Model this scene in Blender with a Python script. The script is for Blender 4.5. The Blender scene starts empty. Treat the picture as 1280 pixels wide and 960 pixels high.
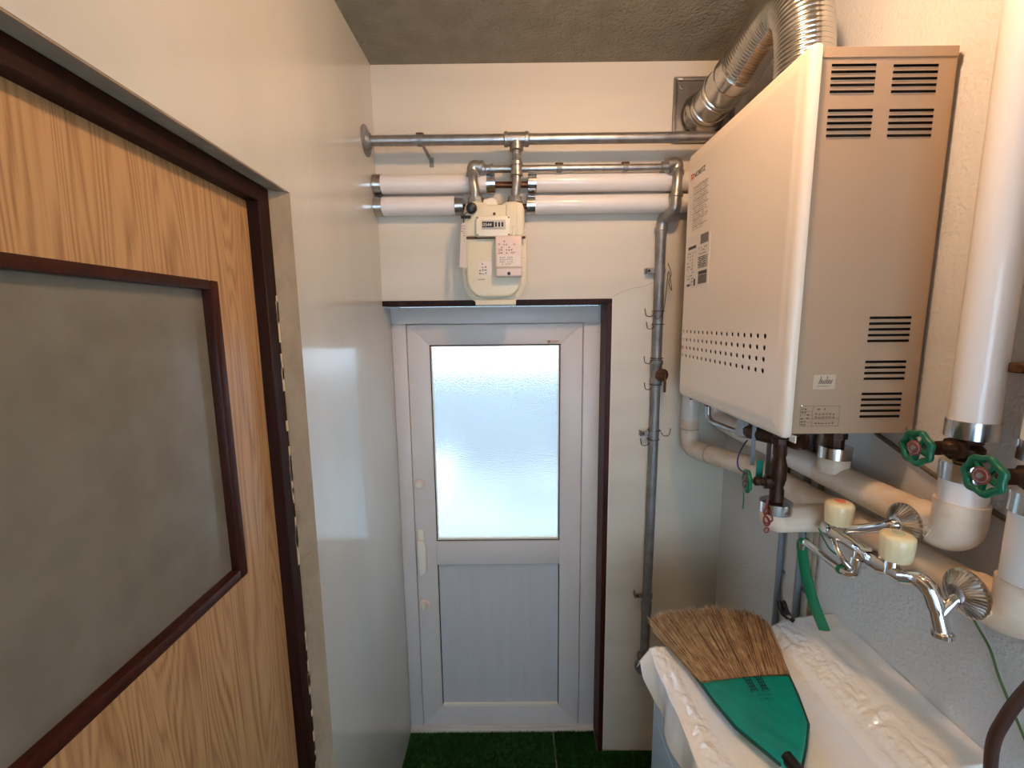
import bpy, bmesh, math, random
from mathutils import Vector, Matrix, noise
random.seed(7)
PI = math.pi
SC = bpy.context.scene
COL = SC.collection

# ------------------------------------------------------------------ camera
cam_d = bpy.data.cameras.new('camera')
cam = bpy.data.objects.new('camera', cam_d); COL.objects.link(cam)
cam_d.sensor_fit = 'HORIZONTAL'; cam_d.sensor_width = 36.0
cam_d.lens = 36.0 * 544.0 / 1280.0
cam_d.clip_start = 0.02
cam.matrix_world = (Matrix.Translation((0, 0, 1.921)) @ Matrix.Rotation(math.radians(0.2), 4, 'Z')
                    @ Matrix.Rotation(math.radians(90 - 8.16), 4, 'X') @ Matrix.Rotation(math.radians(-0.6), 4, 'Z'))
SC.camera = cam
# ------------------------------------------------------------------ sky
W = bpy.data.worlds.new('sky'); SC.world = W; W.use_nodes = True
wn = W.node_tree.nodes; wl = W.node_tree.links
wn['Background'].inputs[0].default_value = (0.58, 0.78, 1.0, 1)
wn['Background'].inputs[1].default_value = 10.5
# ------------------------------------------------------------------ exposure
SC.view_settings.view_transform = 'Standard'; SC.view_settings.look = 'None'
SC.view_settings.gamma = 1.0; SC.view_settings.use_curve_mapping = False
SC.view_settings.exposure = 0.0
LAMP_STRENGTH = 395.0
LAMP_COLOR = (1.0, 0.65, 0.40)

# ------------------------------------------------------------------ materials
def S(c):   # sRGB 0-255 to linear
    return tuple(((v/255)/12.92 if v/255 <= 0.04045 else ((v/255+0.055)/1.055)**2.4) for v in c) + (1,)
def mat(name, col, rough=0.5, metal=0.0, var=0.0, vscale=(5, 5, 5), bump=0.0, bscale=60.0, bdist=0.002,
        spec=0.5, coat=0.0, trans=0.0, ior=1.45, col2=None, detail=3.0, bstretch=(1, 1, 1), lo=0.35, hi=0.65):
    m = bpy.data.materials.new(name); m.use_nodes = True
    n = m.node_tree.nodes; l = m.node_tree.links; p = n['Principled BSDF']
    p.inputs['Roughness'].default_value = rough; p.inputs['Metallic'].default_value = metal
    p.inputs['Specular IOR Level'].default_value = spec; p.inputs['Coat Weight'].default_value = coat
    p.inputs['Transmission Weight'].default_value = trans; p.inputs['IOR'].default_value = ior
    c = S(col)
    tc = n.new('ShaderNodeTexCoord')
    if var > 0 or col2:
        mp = n.new('ShaderNodeMapping'); mp.inputs['Scale'].default_value = vscale
        l.new(tc.outputs['Object'], mp.inputs[0])
        nt = n.new('ShaderNodeTexNoise'); nt.inputs['Scale'].default_value = 1.0; nt.inputs['Detail'].default_value = detail
        l.new(mp.outputs[0], nt.inputs['Vector'])
        r = n.new('ShaderNodeValToRGB'); r.color_ramp.elements[0].position = lo; r.color_ramp.elements[1].position = hi
        d = S(col2) if col2 else tuple(x*(1-var) for x in c[:3]) + (1,)
        r.color_ramp.elements[0].color = d; r.color_ramp.elements[1].color = c
        l.new(nt.outputs[0], r.inputs[0]); l.new(r.outputs[0], p.inputs['Base Color'])
    else:
        p.inputs['Base Color'].default_value = c
    if bump > 0:
        mp = n.new('ShaderNodeMapping'); mp.inputs['Scale'].default_value = bstretch
        l.new(tc.outputs['Object'], mp.inputs[0])
        bt = n.new('ShaderNodeTexNoise'); bt.inputs['Scale'].default_value = bscale; bt.inputs['Detail'].default_value = 4
        l.new(mp.outputs[0], bt.inputs['Vector'])
        b = n.new('ShaderNodeBump'); b.inputs['Strength'].default_value = bump; b.inputs['Distance'].default_value = bdist
        l.new(bt.outputs[0], b.inputs['Height']); l.new(b.outputs[0], p.inputs['Normal'])
    return m
M = {}
M['wall'] = mat('painted_wall', (206, 203, 192), 0.24, var=0.10, vscale=(2.5, 3.2, 0.9), bump=0.2, bscale=9, bdist=0.005, spec=0.9, coat=0.35)
M['wall_back'] = mat('painted_back_wall', (220, 208, 188), 0.5, var=0.09, vscale=(1.2, 3, 7), bump=0.2, bscale=14, bdist=0.004)
M['wall_right'] = mat('stucco_wall', (218, 215, 210), 0.75, var=0.06, vscale=(5, 5, 5), bump=0.7, bscale=110, bdist=0.004)
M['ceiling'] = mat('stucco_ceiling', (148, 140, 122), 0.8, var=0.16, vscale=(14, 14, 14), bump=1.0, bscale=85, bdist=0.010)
M['concrete'] = mat('concrete', (120, 120, 112), 0.85, var=0.2, bump=0.4)
M['reveal'] = mat('rough_plaster', (158, 138, 112), 0.85, var=0.15, vscale=(30, 30, 12), bump=0.9, bscale=45, bdist=0.006)  # set darker to put the door recess's weaker light into the colour
M['chip'] = mat('bare_plaster', (214, 196, 165), 0.9)
M['brown'] = mat('dark_brown_wood', (44, 19, 12), 0.5, spec=0.2, var=0.45, vscale=(60, 60, 4), bump=0.2, bscale=40)
M['brown2'] = mat('reddish_brown_wood', (64, 27, 17), 0.45, spec=0.25, var=0.4, vscale=(60, 60, 5))
M['pvc'] = mat('white_door_frame', (214, 203, 194), 0.38)
M['pvc_panel'] = mat('door_panel', (200, 195, 192), 0.45, var=0.05, vscale=(40, 3, 3))
M['gasket'] = mat('black_gasket', (22, 26, 30), 0.6)
M['galv'] = mat('galvanised_steel', (176, 174, 170), 0.38, 0.85, var=0.25, vscale=(30, 30, 30), bump=0.15, bscale=80)
M['galv_dull'] = mat('dull_galvanised_steel', (150, 150, 148), 0.5, 0.55, var=0.3, vscale=(22, 22, 22), bump=0.2, bscale=90)
M['steel'] = mat('bright_steel_band', (205, 203, 200), 0.22, 1.0, var=0.2, vscale=(60, 60, 4))
M['chrome'] = mat('chrome', (225, 225, 226), 0.07, 1.0)
M['alu'] = mat('aluminium_duct', (206, 204, 200), 0.2, 1.0, var=0.15, vscale=(20, 20, 20))
M['plate'] = mat('steel_plate', (150, 146, 142), 0.4, 0.8, var=0.25, vscale=(25, 25, 25))
M['vinyl'] = mat('white_vinyl_wrap', (232, 224, 216), 0.3, coat=0.3, bump=0.06, bscale=20)
M['vinyl_old'] = mat('yellowed_vinyl_tape', (236, 216, 192), 0.42, col2=(216, 186, 154), vscale=(9, 20, 26), detail=4, bump=0.15, bscale=30, lo=0.25, hi=0.6)
M['fibre'] = mat('yellow_insulation', (196, 160, 84), 0.95, var=0.5, vscale=(120, 120, 120), bump=1, bscale=300)
M['bronze'] = mat('tarnished_bronze', (74, 48, 34), 0.5, 0.6, var=0.4, vscale=(50, 50, 50), bump=0.3, bscale=150)
M['copper'] = mat('dull_copper', (122, 78, 52), 0.4, 0.8, var=0.3, vscale=(30, 30, 30))
M['green_wheel'] = mat('green_enamel', (8, 98, 66), 0.35, var=0.2, vscale=(60, 60, 60))
M['red_tag'] = mat('reddish_name_disc', (150, 74, 66), 0.45, 0.3, var=0.5, vscale=(260, 260, 260))
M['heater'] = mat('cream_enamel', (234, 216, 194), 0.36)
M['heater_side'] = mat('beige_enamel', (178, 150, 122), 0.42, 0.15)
M['black'] = mat('black_plastic', (18, 18, 20), 0.4)
M['inside'] = mat('dark_inside', (22, 20, 18), 0.9)
M['print'] = mat('dark_print', (62, 54, 50), 0.6)
M['grey_print'] = mat('grey_print', (118, 106, 100), 0.6)
M['red_print'] = mat('red_print', (196, 60, 46), 0.6)
M['paper'] = mat('label_paper', (226, 212, 196), 0.5)
M['label_beige'] = mat('beige_label', (196, 176, 150), 0.45)
M['meter'] = mat('ivory_meter_enamel', (222, 210, 180), 0.42)
M['meter_white'] = mat('ivory_plastic', (232, 222, 200), 0.35)
M['pinkish'] = mat('pale_pink_plastic', (226, 202, 188), 0.45)
M['window_grey'] = mat('counter_face', (200, 192, 178), 0.3)
M['handle_cream'] = mat('cream_handle_plastic', (236, 218, 172), 0.3, coat=0.3)
M['orange_cap'] = mat('orange_cap', (226, 120, 84), 0.4)
M['blue_cap'] = mat('pale_green_cap', (190, 196, 168), 0.4)
M['hose_green'] = mat('green_vinyl_hose', (6, 108, 70), 0.35)
M['string_green'] = mat('green_string', (20, 100, 62), 0.7)
M['cord_green'] = mat('olive_cord', (78, 104, 50), 0.6)
M['rubber'] = mat('dark_rubber', (52, 40, 36), 0.5)
M['cord_brown'] = mat('brown_cord', (66, 38, 28), 0.45)
M['grey_plastic'] = mat('grey_plastic', (150, 150, 152), 0.45)
M['conduit'] = mat('grey_conduit', (128, 134, 140), 0.45)
M['washer'] = mat('pale_blue_enamel', (170, 186, 196), 0.4)
M['rust'] = mat('rusty_steel', (112, 78, 58), 0.7, 0.4, var=0.5, vscale=(70, 70, 70))
M['broom_green'] = mat('green_cloth_cover', (0, 142, 124), 0.34, var=0.15, vscale=(20, 20, 20), bump=0.35, bscale=260, bdist=0.0008)
M['broom_dark'] = mat('dark_green_edge', (8, 70, 56), 0.45)
M['broom_print'] = mat('broom_print', (0, 66, 62), 0.5)
M['bristle'] = mat('straw_bristle', (206, 172, 122), 0.55, col2=(170, 130, 84), vscale=(60, 30, 60))
M['bristle2'] = mat('dark_straw', (138, 100, 62), 0.6, var=0.35, vscale=(200, 60, 60))
M['broom_handle'] = mat('reddish_handle', (92, 38, 26), 0.3)
M['turf'] = mat('green_turf', (20, 84, 22), 0.8, var=0.5, vscale=(40, 40, 40))
M['turf_edge'] = mat('turf_fringe', (206, 200, 188), 0.8)
M['wire'] = mat('wire', (96, 86, 76), 0.4, 0.8)
M['red_wire'] = mat('red_wire', (120, 28, 26), 0.5)
M['blue_wire'] = mat('blue_wire', (30, 48, 90), 0.5)
M['cable_grey'] = mat('grey_cable', (104, 90, 76), 0.5)
M['straw_string'] = mat('teal_tape', (30, 140, 116), 0.5)
M['exterior'] = mat('exterior_concrete', (190, 190, 186), 0.9, var=0.25, vscale=(1, 1, 1))
M['exterior_white'] = mat('exterior_white', (250, 250, 250), 0.6)
M['exterior_dark'] = mat('exterior_wall', (142, 146, 146), 0.9, var=0.2, vscale=(1, 1, 1))

def glass_mat():
    m = bpy.data.materials.new('patterned_glass'); m.use_nodes = True
    n = m.node_tree.nodes; l = m.node_tree.links; p = n['Principled BSDF']
    p.inputs['Base Color'].default_value = (0.44, 0.435, 0.43, 1)
    p.inputs['Roughness'].default_value = 0.26; p.inputs['Transmission Weight'].default_value = 1.0
    p.inputs['IOR'].default_value = 1.3
    tc = n.new('ShaderNodeTexCoord'); v = n.new('ShaderNodeTexVoronoi'); v.inputs['Scale'].default_value = 150
    l.new(tc.outputs['Object'], v.inputs['Vector'])
    b = n.new('ShaderNodeBump'); b.inputs['Strength'].default_value = 0.5; b.inputs['Distance'].default_value = 0.0015
    l.new(v.outputs[0], b.inputs['Height']); l.new(b.outputs[0], p.inputs['Normal'])
    tr = n.new('ShaderNodeBsdfTranslucent'); tr.inputs[0].default_value = (0.42, 0.42, 0.42, 1)
    mx = n.new('ShaderNodeMixShader'); mx.inputs[0].default_value = 0.15
    l.new(p.outputs[0], mx.inputs[1]); l.new(tr.outputs[0], mx.inputs[2])
    l.new(mx.outputs[0], n['Material Output'].inputs[0])
    return m
M['glass'] = glass_mat()
M['clear'] = mat('clear_glass', (245, 250, 255), 0.02, trans=1.0)
M['door_glass'] = mat('smoked_pattern_glass', (124, 118, 104), 0.2, col2=(116, 110, 96), vscale=(14, 14, 14), spec=0.6, bump=0.12, bscale=26, bdist=0.002)

def oak():
    m = bpy.data.materials.new('oak_veneer'); m.use_nodes = True
    n = m.node_tree.nodes; l = m.node_tree.links; p = n['Principled BSDF']
    p.inputs['Roughness'].default_value = 0.36
    tc = n.new('ShaderNodeTexCoord'); mp = n.new('ShaderNodeMapping'); mp.inputs['Scale'].default_value = (1, 7.5, 0.6)
    l.new(tc.outputs['Object'], mp.inputs[0])
    nt = n.new('ShaderNodeTexNoise'); nt.inputs['Scale'].default_value = 1.3; nt.inputs['Detail'].default_value = 1.5
    nt.inputs['Distortion'].default_value = 0.6
    l.new(mp.outputs[0], nt.inputs['Vector'])
    mu = n.new('ShaderNodeMath'); mu.operation = 'MULTIPLY'; mu.inputs[1].default_value = 26
    l.new(nt.outputs[0], mu.inputs[0])
    fr = n.new('ShaderNodeMath'); fr.operation = 'PINGPONG'; fr.inputs[1].default_value = 0.5
    l.new(mu.outputs[0], fr.inputs[0])
    mp2 = n.new('ShaderNodeMapping'); mp2.inputs['Scale'].default_value = (1, 260, 6)
    l.new(tc.outputs['Object'], mp2.inputs[0])
    n2 = n.new('ShaderNodeTexNoise'); n2.inputs['Scale'].default_value = 1; n2.inputs['Detail'].default_value = 3
    l.new(mp2.outputs[0], n2.inputs['Vector'])
    ad = n.new('ShaderNodeMath'); ad.operation = 'ADD'; l.new(fr.outputs[0], ad.inputs[0])
    m2 = n.new('ShaderNodeMath'); m2.operation = 'MULTIPLY'; m2.inputs[1].default_value = 0.9; l.new(n2.outputs[0], m2.inputs[0])
    l.new(m2.outputs[0], ad.inputs[1])
    r = n.new('ShaderNodeValToRGB'); r.color_ramp.elements[0].position = 0.35; r.color_ramp.elements[1].position = 0.85
    r.color_ramp.elements[0].color = S((150, 108, 68)); r.color_ramp.elements[1].color = S((188, 147, 100))
    l.new(ad.outputs[0], r.inputs[0]); l.new(r.outputs[0], p.inputs['Base Color'])
    return m
M['oak'] = oak()
def lamp_mat():
    m = bpy.data.materials.new('glowing_globe'); m.use_nodes = True
    p = m.node_tree.nodes['Principled BSDF']
    p.inputs['Emission Color'].default_value = LAMP_COLOR + (1,); p.inputs['Emission Strength'].default_value = LAMP_STRENGTH
    return m
M['lamp'] = lamp_mat()

# ------------------------------------------------------------------ helpers
ORG = {}
def link(name, bm, m, parent=None, smooth=True, angle=40, kind=None):
    me = bpy.data.meshes.new(name)
    org = ORG.get(parent.name, Vector((0, 0, 0))) if parent else Vector((0, 0, 0))
    if org.length: bmesh.ops.translate(bm, verts=bm.verts, vec=-org)
    if smooth:
        lim = math.radians(angle)
        for f in bm.faces: f.smooth = True
        for e in bm.edges:
            if len(e.link_faces) == 2 and e.calc_face_angle(0) > lim: e.smooth = False
    bm.to_mesh(me); bm.free()
    for mm in (m if isinstance(m, (list, tuple)) else [m]): me.materials.append(M[mm] if isinstance(mm, str) else mm)
    o = bpy.data.objects.new(name, me); COL.objects.link(o)
    if parent: o.parent = parent; ORG[o.name] = org
    else: ORG[o.name] = Vector((0, 0, 0))
    if kind: o['kind'] = kind
    return o
def thing(name, label, cat, loc, group=None):
    o = bpy.data.objects.new(name, None); COL.objects.link(o); o.location = loc; o.empty_display_size = 0.02
    o['label'] = label; o['category'] = cat
    if group: o['group'] = group
    ORG[o.name] = Vector(loc); return o
def tag(o, label, cat, group=None):
    o['label'] = label; o['category'] = cat
    if group: o['group'] = group
    # give a one-mesh thing its own origin at its lowest point
    me = o.data; c = Vector((0, 0, 0)); zmin = 1e9
    for v in me.vertices: c += v.co; zmin = min(zmin, v.co.z)
    c /= max(1, len(me.vertices)); c.z = zmin
    me.transform(Matrix.Translation(-c)); o.location = c; ORG[o.name] = c
    return o
def NB(): return bmesh.new()
def box(bm, x0, x1, y0, y1, z0, z1, bev=0.0, seg=2):
    r = bmesh.ops.create_cube(bm, size=1)
    vs = r['verts']
    bmesh.ops.scale(bm, vec=(x1-x0, y1-y0, z1-z0), verts=vs)
    bmesh.ops.translate(bm, vec=((x0+x1)/2, (y0+y1)/2, (z0+z1)/2), verts=vs)
    if bev > 0:
        es = list({e for v in vs for e in v.link_edges})
        bmesh.ops.bevel(bm, geom=es, offset=bev, segments=seg, affect='EDGES', profile=0.5)
    return bm
def B(*a, **k): return box(NB(), *a, **k)
def frame_of(t):
    t = t.normalized(); a = Vector((0, 0, 1)) if abs(t.z) < 0.9 else Vector((1, 0, 0))
    u = t.cross(a).normalized(); return u, t.cross(u).normalized()
def tube(bm, pts, rad, n=16, caps=True):
    pts = [Vector(p) for p in pts]; k = len(pts)
    rr = rad if isinstance(rad, (list, tuple)) else [rad]*k
    rings = []; u = None
    for i, p in enumerate(pts):
        t = (pts[min(i+1, k-1)] - pts[max(i-1, 0)])
        if t.length < 1e-9: t = Vector((0, 0, 1))
        t.normalize()
        if u is None: u, v = frame_of(t)
        else:
            u = (u - t*u.dot(t)); u.normalize(); v = t.cross(u)
        rings.append([bm.verts.new(p + (u*math.cos(2*PI*j/n) + v*math.sin(2*PI*j/n))*rr[i]) for j in range(n)])
    for a, b in zip(rings, rings[1:]):
        for j in range(n): bm.faces.new((a[j], a[(j+1) % n], b[(j+1) % n], b[j]))
    if caps:
        bm.faces.new(rings[0][::-1]); bm.faces.new(rings[-1])
    bmesh.ops.recalc_face_normals(bm, faces=bm.faces[:])
    return bm
def T(pts, rad, n=16, caps=True): return tube(NB(), pts, rad, n, caps)
def bend(pts, r, k=8):   # round the corners of a polyline
    pts = [Vector(p) for p in pts]; out = [pts[0]]
    for i in range(1, len(pts)-1):
        a, p, b = pts[i-1], pts[i], pts[i+1]
        d1 = (a-p); d2 = (b-p); rr = min(r, d1.length*0.49, d2.length*0.49)
        q0 = p + d1.normalized()*rr; q1 = p + d2.normalized()*rr
        for j in range(k+1):
            t = j/k; out.append(q0*(1-t)**2 + p*2*t*(1-t) + q1*t*t)
    out.append(pts[-1]); return out
def smooth_path(pts, k=8):   # Catmull-Rom
    pts = [Vector(p) for p in pts]; P = [pts[0]*2-pts[1]] + pts + [pts[-1]*2-pts[-2]]; out = []
    for i in range(1, len(P)-2):
        for j in range(k):
            t = j/k
            out.append(0.5*((2*P[i]) + (P[i+1]-P[i-1])*t + (2*P[i-1]-5*P[i]+4*P[i+1]-P[i+2])*t*t + (3*P[i]-P[i-1]-3*P[i+1]+P[i+2])*t**3))
    out.append(pts[-1]); return out
def lathe(bm, prof, org, axis, n=24, ripple=None):   # prof: (distance along axis, radius)
    org = Vector(org); ax = Vector(axis).normalized(); u, v = frame_of(ax); rings = []
    for i, (h, r) in enumerate(prof):
        if r < 1e-6: rings.append([bm.verts.new(org + ax*h)]); continue
        ring = []
        for j in range(n):
            q = r*(ripple(j, i) if ripple else 1)
            ring.append(bm.verts.new(org + ax*h + (u*math.cos(2*PI*j/n) + v*math.sin(2*PI*j/n))*q))
        rings.append(ring)
    for a, b in zip(rings, rings[1:]):
        for j in range(n):
            j2 = (j+1) % n
            if len(a) == 1 and len(b) == 1: continue
            if len(a) == 1: bm.faces.new((a[0], b[j2], b[j]))
            elif len(b) == 1: bm.faces.new((a[j], a[j2], b[0]))
            else: bm.faces.new((a[j], a[j2], b[j2], b[j]))
    if len(rings[0]) > 1: bm.faces.new(rings[0][::-1])
    if len(rings[-1]) > 1: bm.faces.new(rings[-1])
    bmesh.ops.recalc_face_normals(bm, faces=bm.faces[:])
    return bm
def LA(prof, org, axis, n=24, ripple=None): return lathe(NB(), prof, org, axis, n, ripple)
def torus(bm, org, axis, R_, r, n=32, k=10, ripple=0, lobes=0):
    org = Vector(org); u, v = frame_of(Vector(axis)); ax = Vector(axis).normalized(); rings = []
    for i in range(n):
        a = 2*PI*i/n; q = R_*(1 + ripple*math.cos(lobes*a)); d = u*math.cos(a) + v*math.sin(a)
        rings.append([bm.verts.new(org + d*(q + r*math.cos(2*PI*j/k)) + ax*r*math.sin(2*PI*j/k)) for j in range(k)])
    for i in range(n):
        a, b = rings[i], rings[(i+1) % n]
        for j in range(k): bm.faces.new((a[j], a[(j+1) % k], b[(j+1) % k], b[j]))
    bmesh.ops.recalc_face_normals(bm, faces=bm.faces[:])
    return bm
def prism_xz(bm, pts, yf, yb, bev=0.0, seg=2):   # outline in x,z (counter-clockwise seen from the front), front at yf
    f = [bm.verts.new((x, yf, z)) for x, z in pts]; b = [bm.verts.new((x, yb, z)) for x, z in pts]; n = len(pts)
    ff = bm.faces.new(f); bm.faces.new(b[::-1])
    for i in range(n): bm.faces.new((f[i], b[i], b[(i+1) % n], f[(i+1) % n]))
    bmesh.ops.recalc_face_normals(bm, faces=bm.faces[:])
    if bev > 0: bmesh.ops.bevel(bm, geom=list(ff.edges), offset=bev, segments=seg, affect='EDGES', profile=0.5)
    return bm
def quad(bm, o, u, v, w, h):
    o = Vector(o); u = Vector(u)*w; v = Vector(v)*h
    return bm.faces.new([bm.verts.new(p) for p in (o, o+u, o+u+v, o+v)])
def print_rows(bm, o, u, v, w, h, rows, seed, fill=0.72, density=0.85, glyph=0.9):
    """rows of small printed glyph marks (flat print too small to read)"""
    rnd = random.Random(seed); o = Vector(o); u = Vector(u); v = Vector(v); rh = h/rows; gw = rh*glyph
    for r in range(rows):
        x = 0; end = w*(rnd.uniform(0.72, 1) if rows > 2 else 1)
        while x < end - gw:
            if rnd.random() < density:
                for s in range(3):
                    if rnd.random() < 0.5: quad(bm, o + u*(x+rnd.uniform(0, gw*0.5)) + v*(r*rh + rnd.uniform(0.05, 0.15)*rh), u, v, gw*0.16, rh*fill*rnd.uniform(0.5, 0.9))
                    else: quad(bm, o + u*x + v*(r*rh + rnd.uniform(0.05, 0.6)*rh), u, v, gw*0.8, rh*0.13)
            x += gw
    return bm
def text(name, s, size, o, u, v, m, parent, thick=0.0003):
    cu = bpy.data.curves.new('lettering', 'FONT'); cu.body = s; cu.size = size; cu.extrude = thick; cu.resolution_u = 3
    ob = bpy.data.objects.new('lettering', cu); COL.objects.link(ob)
    dg = bpy.context.evaluated_depsgraph_get(); me = bpy.data.meshes.new_from_object(ob.evaluated_get(dg))
    bpy.data.objects.remove(ob)
    u = Vector(u).normalized(); v = Vector(v).normalized(); w = u.cross(v)
    Mx = Matrix(((u.x, v.x, w.x, o[0]), (u.y, v.y, w.y, o[1]), (u.z, v.z, w.z, o[2]), (0, 0, 0, 1)))
    me.transform(Mx); bm = NB(); bm.from_mesh(me); bpy.data.meshes.remove(me)
    return link(name, bm, m, parent, smooth=False)
def struct(name, bm, m, parent=None, **k):
    o = link(name, bm, m, parent, **k)
    if not parent: o['kind'] = 'structure'
    return o
def screw(parent, o, axis, r=0.004, m='galv', name='screw'):
    return link(name, LA([(0, r), (r*0.5, r*0.95), (r*0.8, r*0.5), (r*0.8, 0)], o, axis, 12), m, parent)

# room extents
XL, XR, YB, YD, YN, ZC = -0.504, 0.854, 1.711, 1.829, -1.35, 2.84
# ================================================================== SETTING
struct('floor', B(-1.3, XR+0.12, YN-0.1, 2.0, -0.1, 0), 'concrete', smooth=False)
struct('ceiling', B(XL-0.5, XR+0.12, YN-0.1, 2.0, ZC, ZC+0.1), 'ceiling', smooth=False)
# left wall: opening for the sliding door from y -0.25 to 1.04, up to 2.235
SLOPE = 0.034   # the old opening is not quite level
def wl(bm):
    def cham(y0, y1, z0, z1): box(bm, XL-0.15, XL, y0, y1, z0, z1)
    cham(1.04, 1.98, 0, ZC); cham(YN, -0.25, 0, ZC); cham(-0.25, 1.04, 2.216, ZC)
    for v in bm.verts:
        if 1 < v.co.z < 2.5: v.co.z += (1.04-v.co.y)*SLOPE
    return bm
struct('wall_left', wl(NB()), 'wall', smooth=False)
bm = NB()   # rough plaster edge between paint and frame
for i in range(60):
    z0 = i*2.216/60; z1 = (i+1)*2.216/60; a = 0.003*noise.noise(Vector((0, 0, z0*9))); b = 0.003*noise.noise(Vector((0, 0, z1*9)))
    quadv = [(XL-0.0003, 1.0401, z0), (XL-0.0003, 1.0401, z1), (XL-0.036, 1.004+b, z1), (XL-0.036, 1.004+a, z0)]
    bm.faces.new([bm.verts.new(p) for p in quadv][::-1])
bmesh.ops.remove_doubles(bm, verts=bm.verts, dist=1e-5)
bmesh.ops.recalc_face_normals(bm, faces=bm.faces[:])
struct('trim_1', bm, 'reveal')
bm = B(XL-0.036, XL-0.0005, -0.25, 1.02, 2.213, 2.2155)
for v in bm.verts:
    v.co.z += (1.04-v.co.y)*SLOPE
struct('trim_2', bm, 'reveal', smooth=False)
# ragged flakes of bare plaster along the frame
bm = NB()
for i in range(46):
    z = random.uniform(0.3, 2.18); h = random.uniform(0.01, 0.06); w = random.uniform(0.002, 0.006)
    box(bm, XL-0.0355, XL-0.0295, 1.0005-w, 1.0045, z, z+h)
flk = struct('trim_3', bm, 'chip', smooth=False)
# back wall with door opening x<0.384, z<2.005
bm = NB(); box(bm, 0.384, XR, YB, 1.98, 0, ZC, 0.0); box(bm, XL, 0.384, YB, 1.98, 2.005, ZC)
struct('wall_back', bm, 'wall_back', smooth=False)
# hairline crack in the back wall near the corner (a recess line of its own)
struct('wall_right', B(XR, XR+0.12, YN, 1.98, 0, ZC), 'wall_right', smooth=False)
# near wall with a window behind the camera
bm = NB(); box(bm, -1.0, XR, YN-0.1, YN, 0, 0.85); box(bm, -1.0, XR, YN-0.1, YN, 2.25, ZC)
box(bm, -1.0, -0.45, YN-0.1, YN, 0.85, 2.25); box(bm, 0.8, XR, YN-0.1, YN, 0.85, 2.25)
struct('wall_near', bm, 'wall', smooth=False)
bm = NB()
for a in ((-0.45, -0.41, 0.85, 2.25), (0.76, 0.8, 0.85, 2.25), (-0.41, 0.76, 0.85, 0.89), (-0.41, 0.76, 2.21, 2.25), (0.16, 0.19, 0.89, 2.21)):
    box(bm, a[0], a[1], YN-0.07, YN-0.02, a[2], a[3])
w1 = struct('window_1', bm, 'pvc', smooth=False)
link('pane', B(-0.41, 0.76, YN-0.048, YN-0.044, 0.89, 2.21), 'clear', w1, smooth=False)
# dim passage behind the left sliding door
struct('wall_passage', B(-1.4, -1.3, YN, 1.98, 0, ZC), 'wall', smooth=False)
# brown linings of the white door's recess, then a pale edge strip
struct('trim_4', B(XL, 0.384, YB-0.006, YD-0.002, 1.984, 2.0045, 0.0015, 1), 'brown')
struct('trim_5', B(0.3635, 0.3838, YB-0.006, YD-0.002, 0, 1.984, 0.0015, 1), 'brown2')
struct('trim_edge_highlight', B(0.3842, 0.389, YB-0.003, YB-0.0002, 0, 2.004), 'paper', smooth=False)  # pale strip painting in the highlight along the wall's edge
# exterior ground and yard wall seen blurred through the glass
struct('ground_outside', B(-6, 6, 2.0, 14, -0.3, -0.12), 'exterior', smooth=False)
struct('wall_outside', B(-6, 6, 6.0, 6.2, -0.12, 1.28), 'exterior_dark', smooth=False)
struct('path_outside', B(-3, 3, 3.0, 3.95, -0.12, -0.1), 'exterior_dark', smooth=False)
struct('path_outside_2', B(-0.15, 3, 4.5, 5.1, -0.12, -0.1), 'exterior_dark', smooth=False)
bm = B(-1.35, -0.72, 4.6, 5.0, -0.1195, 0.30, 0.05, 3)
wo = thing('pale_box', 'bright pale shape standing outdoors, blurred behind the left side of the door glass', 'box', (-1.03, 4.8, -0.1195))
link('box_body', bm, 'exterior_white', wo); link('box_lid', B(-1.37, -0.70, 4.58, 5.02, 0.30, 0.34, 0.01, 2), 'exterior_white', wo)

# ------------------------------------------------------------------ left sliding door (door_1)
XD = -0.560
fr = NB()
box(fr, XL-0.062, XL-0.030, 0.962, 1.004, 0, 2.18, 0.002, 1)
box(fr, XL-0.062, XL-0.030, -0.25, 1.004, 2.176, 2.2125, 0.002, 1)
for v in fr.verts:
    if v.co.z > 2.1: v.co.z += (1.04-v.co.y)*SLOPE
box(fr, XL-0.062, XL-0.030, -0.25, -0.21, 0, 2.20, 0.002, 1)
door1 = struct('door_1', fr, 'brown')
bm = NB()
for a in ((0.842, 0.9615, 0.002, 2.2115), (-0.21, -0.05, 0.002, 2.2115)): box(bm, XD-0.03, XD, a[0], a[1], a[2], a[3])
for a in ((2.00, 2.2115), (0.002, 1.41)): box(bm, XD-0.03, XD, -0.05, 0.842, a[0], a[1])
link('door_leaf', bm, 'oak', door1, smooth=False)
bm = NB()   # moulding round the glass
for a in ((0.822, 0.844, 1.406, 2.003), (-0.051, -0.029, 1.406, 2.003)): box(bm, XD-0.026, XD+0.002, a[0], a[1], a[2], a[3], 0.003, 2)
for a in ((1.985, 2.003), (1.406, 1.427)): box(bm, XD-0.026, XD+0.002, -0.029, 0.822, a[0], a[1], 0.003, 2)
link('glass_moulding', bm, 'brown2', door1)
link('pane', B(XD-0.022, XD-0.017, -0.027, 0.824, 1.425, 1.987), 'door_glass', door1, smooth=False)

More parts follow.
